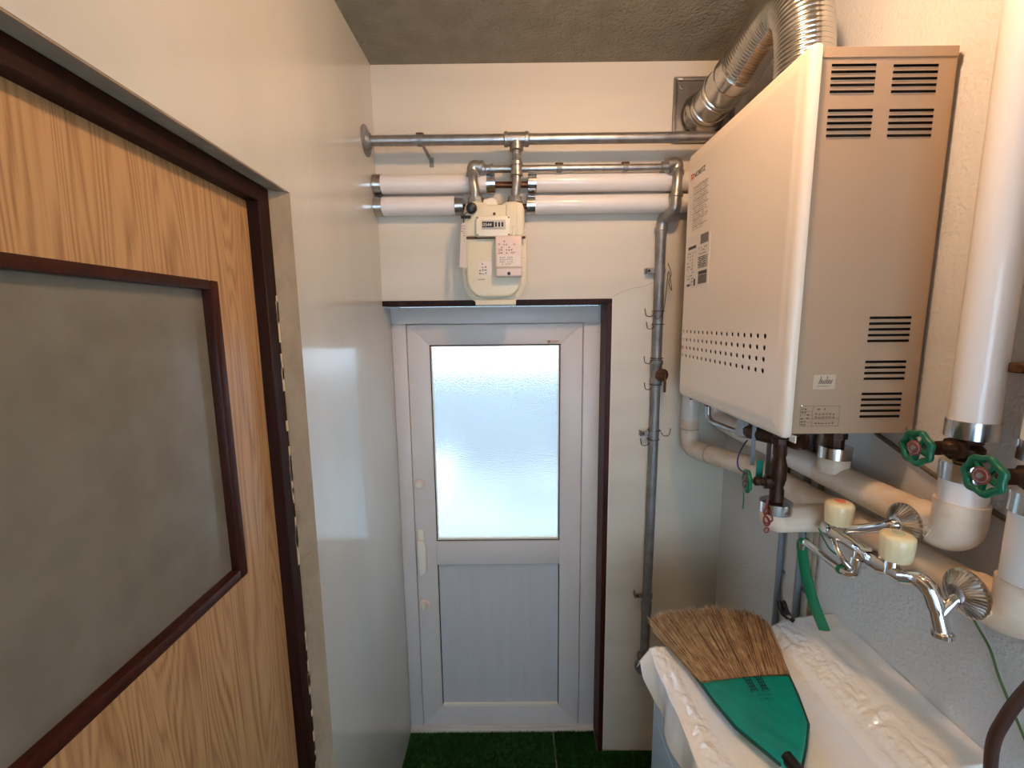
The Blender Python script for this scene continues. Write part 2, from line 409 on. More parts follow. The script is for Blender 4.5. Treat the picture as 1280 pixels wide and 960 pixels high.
# ------------------------------------------------------------------ white door (door_2)
def rect_frame(bm, x0, x1, z0, z1, w, yf, yb, bev=0.002, wb=None, wt=None):
    """mitred rectangular frame, profile from yf (front) to yb"""
    wb = w if wb is None else wb; wt = w if wt is None else wt
    O = [(x0, z0), (x1, z0), (x1, z1), (x0, z1)]; I = [(x0+w, z0+wb), (x1-w, z0+wb), (x1-w, z1-wt), (x0+w, z1-wt)]
    for i in range(4):
        j = (i+1) % 4; P = [O[i], O[j], I[j], I[i]]
        f = [bm.verts.new((x, yf, z)) for x, z in P]; b = [bm.verts.new((x, yb, z)) for x, z in P]
        ff = bm.faces.new(f); bm.faces.new(b[::-1])
        for k in range(4): bm.faces.new((f[k], b[k], b[(k+1) % 4], f[(k+1) % 4]))
        if bev: pass
    bmesh.ops.recalc_face_normals(bm, faces=bm.faces[:])
    if bev:
        es = [e for e in bm.edges if all(abs(v.co.y-yf) < 1e-6 for v in e.verts)]
        bmesh.ops.bevel(bm, geom=es, offset=bev, segments=2, affect='EDGES', profile=0.5)
    return bm
LX0_ = -0.444
bm = NB(); box(bm, XL+0.0005, 0.3632, YD-0.012, YD+0.05, 1.914, 1.9835, 0.002, 2); box(bm, XL+0.0005, 0.3632, YD-0.012, YD+0.05, 0.0, 0.019, 0.002, 2)
box(bm, 0.2925, 0.3632, YD-0.012, YD+0.05, 0.019, 1.914, 0.002, 2); box(bm, XL+0.0005, LX0_-0.001, YD-0.012, YD+0.05, 0.019, 1.914, 0.002, 2)
box(bm, LX0_-0.01, -0.415, YD+0.0375, YD+0.049, 0.01, 1.92); box(bm, 0.265, 0.30, YD+0.0375, YD+0.049, 0.01, 1.92)
box(bm, -0.42, 0.27, YD+0.0375, YD+0.049, 1.88, 1.92); box(bm, -0.42, 0.27, YD+0.0375, YD+0.049, 0.01, 0.05)
door2 = struct('door_2', bm, 'pvc')
LX0, LX1, LZ0, LZ1 = -0.443, 0.2905, 0.0215, 1.911
bm = NB()
rect_frame(bm, LX0, LX1, LZ0, LZ1, 0.092, YD-0.004, YD+0.036, 0.0015, wb=0.095, wt=0.084)
box(bm, LX0+0.092, LX1-0.092, YD-0.004, YD+0.036, 0.839, 0.951, 0.0015, 2)
link('door_leaf', bm, 'pvc', door2)
GX0, GX1 = LX0+0.092, LX1-0.092
bm = NB(); rect_frame(bm, GX0, GX1, 0.951, 1.827, 0.005, YD+0.003, YD+0.02, 0)
link('gasket', bm, 'gasket', door2, smooth=False)
bm = NB(); rect_frame(bm, GX0+0.005, GX1-0.005, 0.957, 1.822, 0.0035, YD+0.001, YD+0.02, 0)
box(bm, GX0+0.006, GX1-0.006, YD-0.001, YD+0.014, 0.957, 0.966)
link('glazing_bead', bm, 'meter_white', door2, smooth=False)
link('pane', B(GX0+0.004, GX1-0.004, YD+0.016, YD+0.020, 0.955, 1.824), 'glass', door2, smooth=False)
bm = NB(); rect_frame(bm, GX0, GX1, 0.1165, 0.839, 0.0035, YD+0.002, YD+0.02, 0)
link('gasket', bm, 'gasket', door2, smooth=False)
link('lower_panel', B(GX0+0.003, GX1-0.003, YD+0.009, YD+0.02, 0.119, 0.836), 'pvc_panel', door2, smooth=False)
link('sill_bead', B(GX0+0.002, GX1-0.002, YD-0.003, YD+0.012, 0.1165, 0.128, 0.001, 1), 'meter_white', door2)
# handle: plate and pull grip
h = link('door_handle', B(-0.431, -0.404, YD-0.016, YD-0.004, 0.945, 1.014, 0.004, 3), 'meter_white', door2)
gp = [(-0.431, 0.965), (-0.404, 0.965), (-0.401, 0.955), (-0.395, 0.945), (-0.395, 0.825), (-0.408, 0.81), (-0.424, 0.80), (-0.430, 0.83)]
link('grip', prism_xz(NB(), gp[::-1], YD-0.034, YD-0.014, 0.004), 'meter_white', h)
link('rose', LA([(0, 0.023), (0.006, 0.022), (0.009, 0.019), (0.009, 0)], (-0.417, YD-0.004, 1.221), (0, -1, 0), 28), 'pinkish', door2)
link('lock_plug', LA([(0, 0.012), (0.006, 0.011), (0.008, 0)], (-0.417, YD-0.013, 1.221), (0, -1, 0), 20), 'meter_white', door2)
link('rose', LA([(0, 0.024), (0.006, 0.023), (0.009, 0.02), (0.009, 0)], (-0.415, YD-0.004, 0.646), (0, -1, 0), 28), 'pinkish', door2)
link('thumb_turn', B(-0.423, -0.407, YD-0.026, YD-0.012, 0.628, 0.664, 0.005, 3), 'meter_white', door2)
sl = link('sticker', B(0.142, 0.195, YD-0.0055, YD-0.0042, 1.831, 1.842), 'label_beige', door2, smooth=False)
bm = NB(); print_rows(bm, (0.144, YD-0.0058, 1.832), (1, 0, 0), (0, 0, 1), 0.05, 0.0095, 1, 3, density=1); box(bm, 0.146, 0.155, YD-0.0059, YD-0.0056, 1.8325, 1.8408)
link('sticker_print', bm, 'copper', sl, smooth=False)
struct('trim_7', B(XL+0.002, 0.362, YD-0.03, YD-0.0125, 0.0, 0.014, 0.002, 1), 'turf_edge')

# ================================================================== TURF MATS
def turf(name, poly, label, seed, area):
    t = thing(name, label, 'mat', (sum(p[0] for p in poly)/len(poly), sum(p[1] for p in poly)/len(poly), 0.0), 'artificial turf mats')
    bm = NB(); f = [bm.verts.new((x, y, 0.005)) for x, y in poly]; b = [bm.verts.new((x, y, 0.0005)) for x, y in poly]
    bm.faces.new(f); bm.faces.new(b[::-1]); n = len(poly)
    for i in range(n): bm.faces.new((f[i], b[i], b[(i+1) % n], f[(i+1) % n]))
    bmesh.ops.recalc_face_normals(bm, faces=bm.faces[:]); link('backing', bm, 'turf', t, smooth=False)
    rnd = random.Random(seed); vs = []; fs = []
    for (x0, x1, y0, y1, cnt) in area:
        for _ in range(cnt):
            x = rnd.uniform(x0, x1); y = rnd.uniform(y0, y1); a = rnd.uniform(0, 2*PI); w = 0.0022; hh = rnd.uniform(0.008, 0.013)
            dx, dy = math.cos(a)*w, math.sin(a)*w; lx, ly = rnd.uniform(-0.005, 0.005), rnd.uniform(-0.005, 0.005); k = len(vs)
            vs += [(x-dx, y-dy, 0.0049), (x+dx, y+dy, 0.0049), (x+lx, y+ly, 0.005+hh)]; fs.append((k, k+1, k+2))
    me = bpy.data.meshes.new('blades'); org = ORG[t.name]
    me.from_pydata([tuple(Vector(v)-org) for v in vs], [], fs); me.materials.append(M['turf'])
    o = bpy.data.objects.new('blades', me); COL.objects.link(o); o.parent = t; o['kind'] = 'stuff'
    return t
turf('turf_mat', [(XL+0.004, 0.3), (0.168, 0.3), (0.168, 1.797), (XL+0.004, 1.797)],
     'green artificial turf mat filling the floor left of the seam, before the white door', 1, [(XL+0.008, 0.166, 1.35, 1.795, 16000)])
turf('turf_mat', [(0.173, 1.1), (0.85, 1.1), (0.85, 1.705), (0.36, 1.705), (0.36, 1.797), (0.173, 1.797)],
     'green artificial turf mat right of the seam, reaching behind the washing machine', 2, [(0.175, 0.6, 1.35, 1.70, 11000), (0.175, 0.358, 1.70, 1.795, 2600)])

# ================================================================== GAS PIPING
YG, ZG = 1.61, 2.545
g = thing('gas_pipe', 'long horizontal steel gas pipe along the top of the back wall with round wall flange', 'pipe', (-0.02, YG, ZG))
link('pipe_run', T([(XL+0.001, YG, ZG), (0.80, YG, ZG), (XR-0.001, YG, ZG)], 0.0175, 20), 'galv', g)
link('wall_flange', LA([(0, 0.050), (0.004, 0.050), (0.006, 0.046), (0.007, 0.030), (0.012, 0.026), (0.02, 0.024), (0.02, 0)], (XL+0.0005, YG, ZG), (1, 0, 0), 32), 'galv_dull', g)
tee = link('tee', T([(-0.025, YG, ZG), (-0.022, YG, ZG), (-0.012, YG, ZG), (-0.011, YG, ZG), (0.048, YG, ZG), (0.049, YG, ZG), (0.059, YG, ZG), (0.062, YG, ZG)], [0.021, 0.025, 0.025, 0.0225, 0.0225, 0.025, 0.025, 0.021], 22), 'galv', g)
link('branch_socket', LA([(0, 0.021), (0.022, 0.021), (0.024, 0.024), (0.036, 0.024), (0.038, 0.021), (0.038, 0)], (0.0185, YG, ZG), (0, 0, -1), 22), 'galv', tee)
link('nipple', T([(0.0185, YG, ZG-0.03), (0.0185, YG, 2.475)], 0.0145, 16), 'galv_dull', g)
link('hex_nut', LA([(0, 0.016), (0.002, 0.018), (0.012, 0.018), (0.014, 0.016)], (0.0185, YG, 2.492), (0, 0, -1), 6), 'galv_dull', g)
link('coupling', LA([(0, 0.017), (0.003, 0.0215), (0.014, 0.0215), (0.016, 0.0185), (0.036, 0.0185), (0.038, 0.0215), (0.048, 0.0215), (0.05, 0.018)], (0.0185, YG, 2.473), (0, 0, -1), 22), 'galv', g)
link('drop_pipe', T(smooth_path([(0.0185, YG, 2.426), (0.0185, YG, 2.40), (0.015, YG+0.004, 2.375), (0.012, YG+0.006, 2.352)], 4), 0.0155, 18), 'galv', g)
link('meter_union', LA([(0, 0.022), (0.002, 0.025), (0.012, 0.025), (0.014, 0.028), (0.022, 0.028), (0.022, 0)], (0.012, YG+0.006, 2.358), (0, 0, -1), 8), 'galv_dull', g)
def bracket(parent, x, y, z, r, down=True):
    bm = NB(); tube(bm, [(x-0.009, y, z), (x+0.009, y, z)], r+0.0022, 20); o = link('pipe_clip', bm, 'galv_dull', parent)
    bm = NB(); box(bm, x-0.014, x+0.014, y-0.003, y+0.003, z+r-0.001, z+r+0.006, 0.001, 1)
    tube(bm, [(x-0.010, y-0.008, z+r+0.001), (x+0.012, y-0.008, z+r+0.001)], 0.004, 8)
    link('clip_bolt', bm, 'rust', o, smooth=False)
    if down:
        bm = NB(); v0 = Vector((x+0.006, y+0.004, z-r*0.6)); v1 = Vector((x+0.02, YB-0.0015, z-r-0.018))
        tube(bm, [v0, v1], 0.0065, 4); box(bm, v1.x-0.008, v1.x+0.008, YB-0.0035, YB-0.0005, v1.z-0.02, v1.z+0.014)
        link('bracket_arm', bm, 'galv_dull', o, smooth=False)
bracket(g, -0.315, YG, ZG, 0.0175)

YG2, ZG2 = 1.642, 2.459
g2 = thing('gas_pipe', 'narrower horizontal steel gas pipe joining the meter to the elbow near the heater', 'pipe', (0.2, 1.635, 2.43))
def elbow(parent, p, d1, d2, r, L=0.028, m='galv'):
    p = Vector(p); d1 = Vector(d1).normalized(); d2 = Vector(d2).normalized()
    bm = T(bend([p+d1*L, p, p+d2*L], L*0.9, 8), r, 20)
    o = link('elbow', bm, m, parent)
    bm = NB()
    for d in (d1, d2): lathe(bm, [(0, r), (0.001, r+0.0035), (0.011, r+0.0035), (0.012, r)], p+d*(L-0.004), d, 20)
    link('elbow_collar', bm, m, o)
    return o
elbow(g2, (-0.137, YG2, ZG2+0.012), (1, 0, -0.25), (0, 0, -1), 0.0215)
link('drop_pipe', T(smooth_path([(-0.137, YG2, ZG2-0.004), (-0.137, 1.628, 2.435), (-0.135, 1.620, 2.41), (-0.130, 1.620, 2.38), (-0.128, 1.624, 2.352)], 4), 0.0165, 18), 'galv', g2)
link('meter_union', LA([(0, 0.024), (0.002, 0.028), (0.012, 0.028), (0.014, 0.031), (0.022, 0.031), (0.022, 0)], (-0.128, 1.624, 2.358), (0, 0, -1), 8), 'galv_dull', g2)
link('pipe_run', T([(-0.112, YG2, ZG2), (0.565, YG2, ZG2)], 0.0125, 18), 'galv', g2)
link('coupling', LA([(0, 0.014), (0.002, 0.018), (0.014, 0.018), (0.017, 0.015), (0.032, 0.015), (0.034, 0.018), (0.044, 0.018)], (-0.108, YG2, ZG2), (1, 0, 0), 20), 'galv', g2)
link('coupling', LA([(0, 0.014), (0.002, 0.018), (0.010, 0.018), (0.012, 0.015), (0.018, 0.015), (0.02, 0.018), (0.03, 0.018)], (0.53, YG2, ZG2), (1, 0, 0), 20), 'galv', g2)
bracket(g2, 0.17, YG2, ZG2, 0.0125, False); bracket(g2, 0.405, YG2, ZG2, 0.0125, False)
elbow(g2, (0.588, YG2, ZG2+0.012), (-1, 0, -0.25), (0, 0, -1), 0.0225, 0.03)
g2 = thing('gas_down_pipe', 'vertical steel gas pipe with rusty stopcock between the white door and the heater', 'pipe', (0.556, 1.69, 0.46))
link('down_pipe', T(smooth_path([(0.588, YG2, ZG2-0.010), (0.587, 1.628, 2.435), (0.584, 1.620, 2.40), (0.582, 1.622, 2.345)], 4), 0.0172, 18), 'galv', g2)
link('offset_bend', T(bend([(0.582, 1.622, 2.36), (0.581, 1.623, 2.307), (0.557, 1.684, 2.29), (0.556, 1.688, 2.245)], 0.02, 6), 0.0205, 20), 'galv', g2)
link('bend_collar', LA([(0, 0.0205), (0.001, 0.024), (0.013, 0.024), (0.014, 0.021)], (0.582, 1.622, 2.365), (0, 0, -1), 20), 'galv', g2)
link('bend_collar', LA([(0, 0.0205), (0.001, 0.0245), (0.013, 0.0245), (0.014, 0.021)], (0.556, 1.687, 2.262), (0, 0, -1), 20), 'galv', g2)
link('down_pipe', T([(0.556, 1.687, 2.26), (0.5565, 1.687, 1.4), (0.5505, 1.687, 0.475)], 0.0185, 20), 'galv_dull', g2)
cp = link('stopcock', LA([(0, 0.019), (0.002, 0.024), (0.016, 0.024), (0.02, 0.021), (0.07, 0.021), (0.074, 0.024), (0.088, 0.024), (0.09, 0.019)], (0.5565, 1.687, 1.768), (0, 0, -1), 20), 'galv_dull', g2)
link('cock_plug', LA([(0, 0.024), (0.018, 0.024), (0.022, 0.019), (0.024, 0)], (0.566, 1.668, 1.712), (0.35, -0.9, 0), 22), 'rust', cp)
link('cock_lever', B(0.571, 0.580, 1.636, 1.642, 1.648, 1.728, 0.0015, 1), 'rust', cp)
def tabclamp(z, x=0.556):
    bm = NB(); tube(bm, [(x, 1.687, z-0.009), (x, 1.687, z+0.009)], 0.0212, 20)
    box(bm, x-0.052, x-0.018, 1.684, 1.688, z-0.010, z+0.010, 0.001, 1); box(bm, x-0.052, x-0.048, 1.684, YB-0.0005, z-0.010, z+0.010)
    o = link('pipe_clamp', bm, 'galv_dull', g2, smooth=True, angle=30); screw(o, (x-0.041, 1.684, z), (0, -1, 0), 0.005, 'rust')
tabclamp(2.105); tabclamp(1.474, 0.555); tabclamp(0.775, 0.553)
link('pipe_collar', T([(0.552, 1.687, 0.700), (0.552, 1.687, 0.745)], 0.0205, 20), 'galv_dull', g2)
elbow(g2, (0.550, 1.687, 0.462), (0, 0, 1), (-0.6, -0.8, -0.1), 0.0265, 0.028, 'galv_dull')
link('end_cap', LA([(0, 0.030), (0.012, 0.030), (0.02, 0.026), (0.024, 0)], (0.538, 1.668, 0.460), (-0.6, -0.8, -0.1), 24), 'galv_dull', g2)

# wire hooks hung from the vertical gas pipe: bent wire rings
def hook(px, z, side, label, r=0.013):
    y = 1.687; x = px; r *= 1.25
    loop = [(x+0.0225*math.cos(a), y+0.0225*math.sin(a), z) for a in [k*PI/7 - PI/2 for k in range(0, 13)]]
    tail = [(x + side*(0.024+r*(1-math.cos(a))), y-0.022, z-0.006-0.9*r*math.sin(a)) for a in [k*PI/6 for k in range(0, 6)]]
    bm = T(smooth_path((loop[::-1] if side > 0 else loop) + [(x+side*0.023, y-0.021, z)] if side > 0 else [(x+side*0.024, y-0.02, z)] + loop, 2), 0.0018, 6)
    tube(bm, smooth_path(tail + [(x+side*(0.026+2*r), y-0.022, z+0.010)], 3), 0.0018, 6)
    tag(link('wire_hook', bm, 'wire', None), label, 'hook', 'wire hooks on the gas pipe')
hook(0.5565, 1.955, -1, 'bent wire hook on the vertical gas pipe, just below the upper wall clamp')
hook(0.5565, 1.905, -1, 'thinner wire hook on the gas pipe, second below the upper clamp', 0.010)
hook(0.5565, 1.775, -1, 'wire hook on the gas pipe right above the rusty stopcock', 0.012)
hook(0.5565, 1.672, -1, 'wire hook on the gas pipe right under the rusty stopcock', 0.010)
hook(0.5555, 1.452, -1, 'dark wire hook left of the gas pipe just below the middle clamp')
hook(0.5555, 1.490, 1, 'dark wire hook right of the gas pipe at the middle clamp')
tw = [(0.578, 1.664, 2.13), (0.590, 1.66, 2.09), (0.582, 1.66, 2.06), (0.594, 1.658, 2.03), (0.580, 1.66, 2.10), (0.574, 1.661, 2.02), (0.566, 1.662, 1.95), (0.545, 1.662, 1.925), (0.535, 1.664, 1.94)]
tag(link('wire_bundle', T(smooth_path(tw, 6), 0.0014, 6), 'wire'), 'twisted wire strands hanging off the upper clamp of the gas pipe', 'wire')

# ================================================================== GAS METER
mt = thing('gas_meter', 'ivory gas meter hanging above the white door from two pipe unions', 'meter', (-0.06, 1.64, 1.985))
def U(x0, x1, zt, zc, zb, xb0, xb1, n=9):
    pts = [(x0, zt), (x0, zc)]
    for i in range(1, n): a = i/n*PI/2; pts.append((x0+(xb0-x0)*(1-math.cos(a)), zc-(zc-zb)*math.sin(a)))
    pts += [(xb0, zb), (xb1, zb)]
    for i in range(n-1, 0, -1): a = i/n*PI/2; pts.append((x1-(x1-xb1)*(1-math.cos(a)), zc-(zc-zb)*math.sin(a)))
    pts += [(x1, zc), (x1, zt)]; return pts
link('lower_flange', prism_xz(NB(), U(-0.180, 0.050, 2.215, 2.085, 1.990, -0.118, -0.012), 1.618, 1.632, 0.002), 'meter', mt)
link('lower_case', prism_xz(NB(), U(-0.164, 0.034, 2.214, 2.085, 2.008, -0.108, -0.022), 1.586, 1.618, 0.010, 3), 'meter', mt)
link('rear_case', prism_xz(NB(), U(-0.168, 0.038, 2.300, 2.085, 2.004, -0.110, -0.020), 1.632, 1.690, 0.002), 'meter', mt)
up = [(-0.166, 2.216), (0.044, 2.216), (0.044, 2.310), (0.036, 2.330), (0.010, 2.336), (-0.02, 2.334), (-0.035, 2.326), (-0.085, 2.326), (-0.1, 2.334), (-0.130, 2.337), (-0.158, 2.330), (-0.166, 2.312)]
link('upper_case', prism_xz(NB(), up, 1.584, 1.660, 0.008, 3), 'meter', mt)
link('case_rib', prism_xz(NB(), [(-0.020, 2.22), (0.018, 2.22), (0.018, 2.325), (-0.020, 2.325)], 1.578, 1.590, 0.005, 2), 'meter', mt)
link('hanging_lug', prism_xz(NB(), [(-0.105, 2.322), (-0.045, 2.322), (-0.055, 2.345), (-0.070, 2.352), (-0.098, 2.345)], 1.60, 1.606, 0.001, 1), 'meter_white', mt)
link('seam_band', B(-0.170, 0.047, 1.5815, 1.60, 2.211, 2.2165), 'rust', mt, smooth=False)
link('bottom_foot', B(-0.135, 0.012, 1.60, 1.65, 1.981, 2.0, 0.003, 2), 'meter', mt)
for x, z in ((-0.170, 2.10), (-0.165, 2.055), (-0.145, 2.018), (-0.10, 1.998), (-0.03, 1.998), (0.012, 2.014), (0.034, 2.055), (0.041, 2.10), (0.042, 2.15), (0.042, 2.19), (-0.172, 2.15)):
    screw(mt, (x, 1.618, z), (0, -1, 0), 0.0042, 'meter_white', 'rim_screw')
screw(mt, (-0.061, 1.584, 2.293), (0, -1, 0), 0.005, 'rust', 'case_screw')
ct = link('counter', B(-0.123, -0.006, 1.562, 1.584, 2.214, 2.281, 0.003, 2), 'meter_white', mt)
link('counter_window', B(-0.105, -0.022, 1.5608, 1.5625, 2.236, 2.268), 'window_grey', ct, smooth=False)
link('digit_wheel_panel', B(-0.102, -0.062, 1.5596, 1.561, 2.243, 2.262), 'black', ct, smooth=False)
text('digits', '0544', 0.0155, (-0.1005, 1.5592, 2.2468), (1, 0, 0), (0, 0, 1), 'paper', ct)
for k in range(3):
    x = -0.058+k*0.0112; link('digit_wheel', B(x, x+0.006, 1.5596, 1.561, 2.245, 2.260), 'black', ct, smooth=False)
bm = NB(); print_rows(bm, (-0.1, 1.5604, 2.2385), (1, 0, 0), (0, 0, 1), 0.075, 0.004, 1, 5); link('counter_print', bm, 'grey_print', ct, smooth=False)
for x in (-0.118, -0.011):
    for z in (2.219, 2.276): screw(ct, (x, 1.562, z), (0, -1, 0), 0.003, 'plate')
link('seal_lug', B(0.001, 0.010, 1.575, 1.585, 2.212, 2.25, 0.002, 1), 'meter_white', mt)
rb = link('radio_unit', B(-0.058, 0.034, 1.548, 1.586, 2.076, 2.214, 0.006, 3), 'pinkish', mt)
link('cap_strip', B(-0.0585, 0.0345, 1.546, 1.584, 2.104, 2.110, 0.001, 1), 'label_beige', rb)
link('seal_screw', LA([(0, 0.006), (0.001, 0.006), (0.001, 0)], (-0.012, 1.5478, 2.086), (0, -1, 0), 16), 'black', rb)
pl = link('paper_label', B(-0.050, 0.026, 1.5472, 1.5482, 2.112, 2.148), 'paper', rb, smooth=False)
bm = NB(); print_rows(bm, (-0.044, 1.5470, 2.115), (1, 0, 0), (0, 0, 1), 0.066, 0.030, 4, 8, density=0.7); link('label_print', bm, 'grey_print', pl, smooth=False)
bm = NB(); print_rows(bm, (-0.048, 1.5476, 2.152), (1, 0, 0), (0, 0, 1), 0.072, 0.048, 5, 9, density=0.55); link('unit_print', bm, 'copper', rb, smooth=False)
ql = link('small_label', B(-0.120, -0.072, 1.5845, 1.5858, 2.085, 2.133), 'paper', mt, smooth=False)
bm = NB(); print_rows(bm, (-0.118, 1.5842, 2.087), (1, 0, 0), (0, 0, 1), 0.044, 0.044, 4, 12, density=0.8); link('label_print', bm, 'print', ql, smooth=False)
bm = NB(); print_rows(bm, (-0.122, 1.5856, 2.068), (1, 0, 0), (0, 0, 1), 0.026, 0.007, 1, 13); link('case_print', bm, 'print', mt, smooth=False)
# black knob cap and strap, label tag, sealing wire
kb = link('cap', LA([(0, 0.018), (0.010, 0.019), (0.022, 0.017), (0.026, 0.010), (0.026, 0)], (-0.140, 1.584, 2.311), (0.1, -1, -0.1), 20, ripple=lambda j, i: 1+0.05*(j % 2)), 'black', mt)
link('cap_strap', B(-0.176, -0.142, 1.572, 1.576, 2.276, 2.286), 'black', kb, smooth=False)
bm = NB(); vs = [(-0.176, 1.578, 2.262), (-0.160, 1.572, 2.262), (-0.158, 1.560, 2.108), (-0.186, 1.572, 2.112)]
f = [bm.verts.new(v) for v in vs]; b = [bm.verts.new(Vector(v)+Vector((0, 0.0008, 0))) for v in vs]
bm.faces.new(f); bm.faces.new(b[::-1])
for i in range(4): bm.faces.new((f[i], b[i], b[(i+1) % 4], f[(i+1) % 4]))
bmesh.ops.recalc_face_normals(bm, faces=bm.faces[:])
tg = thing('paper_tag', 'narrow pale paper tag hanging by the left side of the gas meter', 'tag', (-0.172, 1.57, 2.108))
link('tag_sheet', bm, 'paper', tg, smooth=False)
bm = NB(); print_rows(bm, (-0.181, 1.5708, 2.116), (0.92, -0.39, 0), (0.03, 0.05, 1), 0.020, 0.14, 17, 4, density=0.9, glyph=0.7); link('tag_print', bm, 'grey_print', tg, smooth=False)
link('tag_string', T(smooth_path([(-0.168, 1.575, 2.262), (-0.165, 1.574, 2.285), (-0.150, 1.566, 2.30)], 4), 0.0012, 6), 'black', tg)
link('sealing_wire', T(smooth_path([(0.034, 1.58, 2.215), (0.05, 1.575, 2.222), (0.063, 1.58, 2.232), (0.062, 1.585, 2.243), (0.048, 1.585, 2.242), (0.036, 1.583, 2.225)], 5), 0.0011, 6), 'paper', mt)

# ================================================================== INSULATED HOT WATER PIPES
RI = 0.033
def band(parent, p, d, L=0.03, r=RI+0.0022): return link('end_band', LA([(0, r), (L, r), (L, r-0.008), (L, 0)], p, d, 32), 'steel', parent)
def vband(parent, x, y, z0, z1, r=RI+0.0022):
    link('end_band', LA([(0, r), (z1-z0, r)], (x, y, z0), (0, 0, 1), 32), 'steel', parent)
YI = 1.6765
Z1, Z2 = 2.421, 2.3445
a1 = thing('insulated_pipe', 'upper of the two white insulated pipes across the back wall, bare above the meter', 'pipe', (0.1, YI, Z1-RI), 'white insulated pipes')
link('insulation', T([(XL+0.030, YI, Z1), (-0.088, YI, Z1)], RI, 32), 'vinyl', a1)
band(a1, (XL+0.002, YI, Z1), (1, 0, 0)); band(a1, (-0.09, YI, Z1), (1, 0, 0))
link('bare_pipe', T([(-0.08, YI+0.005, Z1-0.004), (0.08, YI+0.005, Z1-0.004)], 0.011, 16), 'copper', a1)
band(a1, (0.060, YI, Z1), (1, 0, 0))
link('insulation', T([(0.09, YI, Z1), (0.84, YI, Z1)], RI, 32), 'vinyl', a1)
a1 = thing('wrapped_pipe', 'upper taped white pipe along the right wall, ending in the elbow under the left riser', 'pipe', (0.80, 1.1, 1.496), 'taped pipes along the right wall')
link('insulation', T(bend([(0.80, YI, 2.385), (0.80, YI, 1.53), (0.80, 1.10, 1.53), (0.80, 1.085, 1.53)], 0.055, 8), RI, 32), 'vinyl', a1)
link('taped_insulation', T(bend([(0.80, 1.085, 1.53), (0.80, 0.80, 1.53)], 0.05, 8), RI+0.0008, 32), 'vinyl_old', a1)
def elbow_cover(parent, x, y, z, ztop):
    link('elbow_cover', T(bend([(x, y+0.075, z), (x, y, z), (x, y, z+0.065)], 0.060, 12), RI+0.0045, 36), 'vinyl_old', parent)
    link('insulation', T([(x, y, z+0.06), (x, y, ztop-0.03)], RI+0.001, 32), 'vinyl', parent)
    vband(parent, x, y, ztop-0.032, ztop, RI+0.003)
    link('fibre_fill', LA([(0, RI), (0.003, RI), (0.006, 0.020), (0.012, 0.014)], (x, y, ztop-0.006), (0, 0, 1), 28), 'fibre', parent)
    bm = NB()
    for k in range(3):
        a = k*2*PI/3+0.5; torus(bm, (x-RI-0.0045, y+0.022+0.0055*math.cos(a), z+0.0055*math.sin(a)), (1, 0, 0), 0.0055, 0.0010, 18, 6)
    link('moulded_mark', bm, 'vinyl_old', parent)
    link('cover_joint', T([(x, y-RI*0.2, z+0.066), (x, y-RI*0.2+0.0001, z+0.069)], 0.01, 8), 'vinyl_old', parent)
elbow_cover(a1, 0.80, 0.743, 1.530, 1.667)
a2 = thing('insulated_pipe', 'lower of the two white insulated pipes across the back wall, passing behind the meter', 'pipe', (0.1, YI, Z2-RI), 'white insulated pipes')
link('insulation', T([(XL+0.030, YI, Z2), (-0.205, YI, Z2)], RI, 32), 'vinyl', a2)
band(a2, (XL+0.002, YI, Z2), (1, 0, 0)); band(a2, (-0.207, YI, Z2), (1, 0, 0)); band(a2, (0.055, YI, Z2), (1, 0, 0))
link('bare_pipe', T([(-0.19, YI+0.020, Z2), (0.07, YI+0.020, Z2)], 0.010, 16), 'copper', a2)
link('insulation', T([(0.085, YI, Z2), (0.76, YI, Z2)], RI, 32), 'vinyl', a2)
a2 = thing('wrapped_pipe', 'lower taped white pipe dropping beside the heater and running to the rightmost elbow', 'pipe', (0.80, 1.1, 1.412), 'taped pipes along the right wall')
link('insulation', T([(0.692, YI, 2.309), (0.692, YI, 1.53)], RI, 32), 'vinyl', a2)
link('taped_insulation', T(bend([(0.692, YI, 1.535), (0.692, YI-0.002, 1.418), (0.797, 1.37, 1.436), (0.80, 0.70, 1.446)], 0.075, 9), RI+0.0008, 32), 'vinyl_old', a2)
for p, d in (((0.727, 1.57, 1.425), (0.33, -0.94, 0.05)), ((0.692, YI, 1.50), (0, 0, -1))):
    link('tape_edge', LA([(0, RI+0.0018), (0.003, RI+0.0024), (0.006, RI+0.0014)], p, d, 30), 'label_beige', a2)
elbow_cover(a2, 0.80, 0.628, 1.446, 1.655)

# vertical insulated pipes to the ceiling, near right
def riser(x, y, z0, label):
    t = thing('insulated_riser', label, 'pipe', (x, y, z0), 'vertical insulated pipes')
    link('insulation', T([(x, y, z0+0.03), (x, y, ZC-0.0005)], RI, 36), 'vinyl', t)
    vband(t, x, y, z0, z0+0.031, RI+0.0025)
    link('fibre_fill', LA([(0, 0.014), (0.004, RI-0.002), (0.006, RI-0.002)], (x, y, z0-0.002), (0, 0, 1), 28), 'bronze', t)
    link('bare_pipe', T([(x, y, z0-0.012), (x, y, z0+0.01)], 0.015, 18), 'copper', t)
    return t
r1 = riser(0.80, 0.743, 1.712, 'white insulated riser nearest the heater, above the left green wheel')
link('hanger_clamp', B(0.812, XR-0.0005, 0.690, 0.718, 1.83, 1.846, 0.002, 1), 'rust', r1)
r2 = riser(0.80, 0.628, 1.705, 'white insulated riser at the right edge, above the right green wheel')

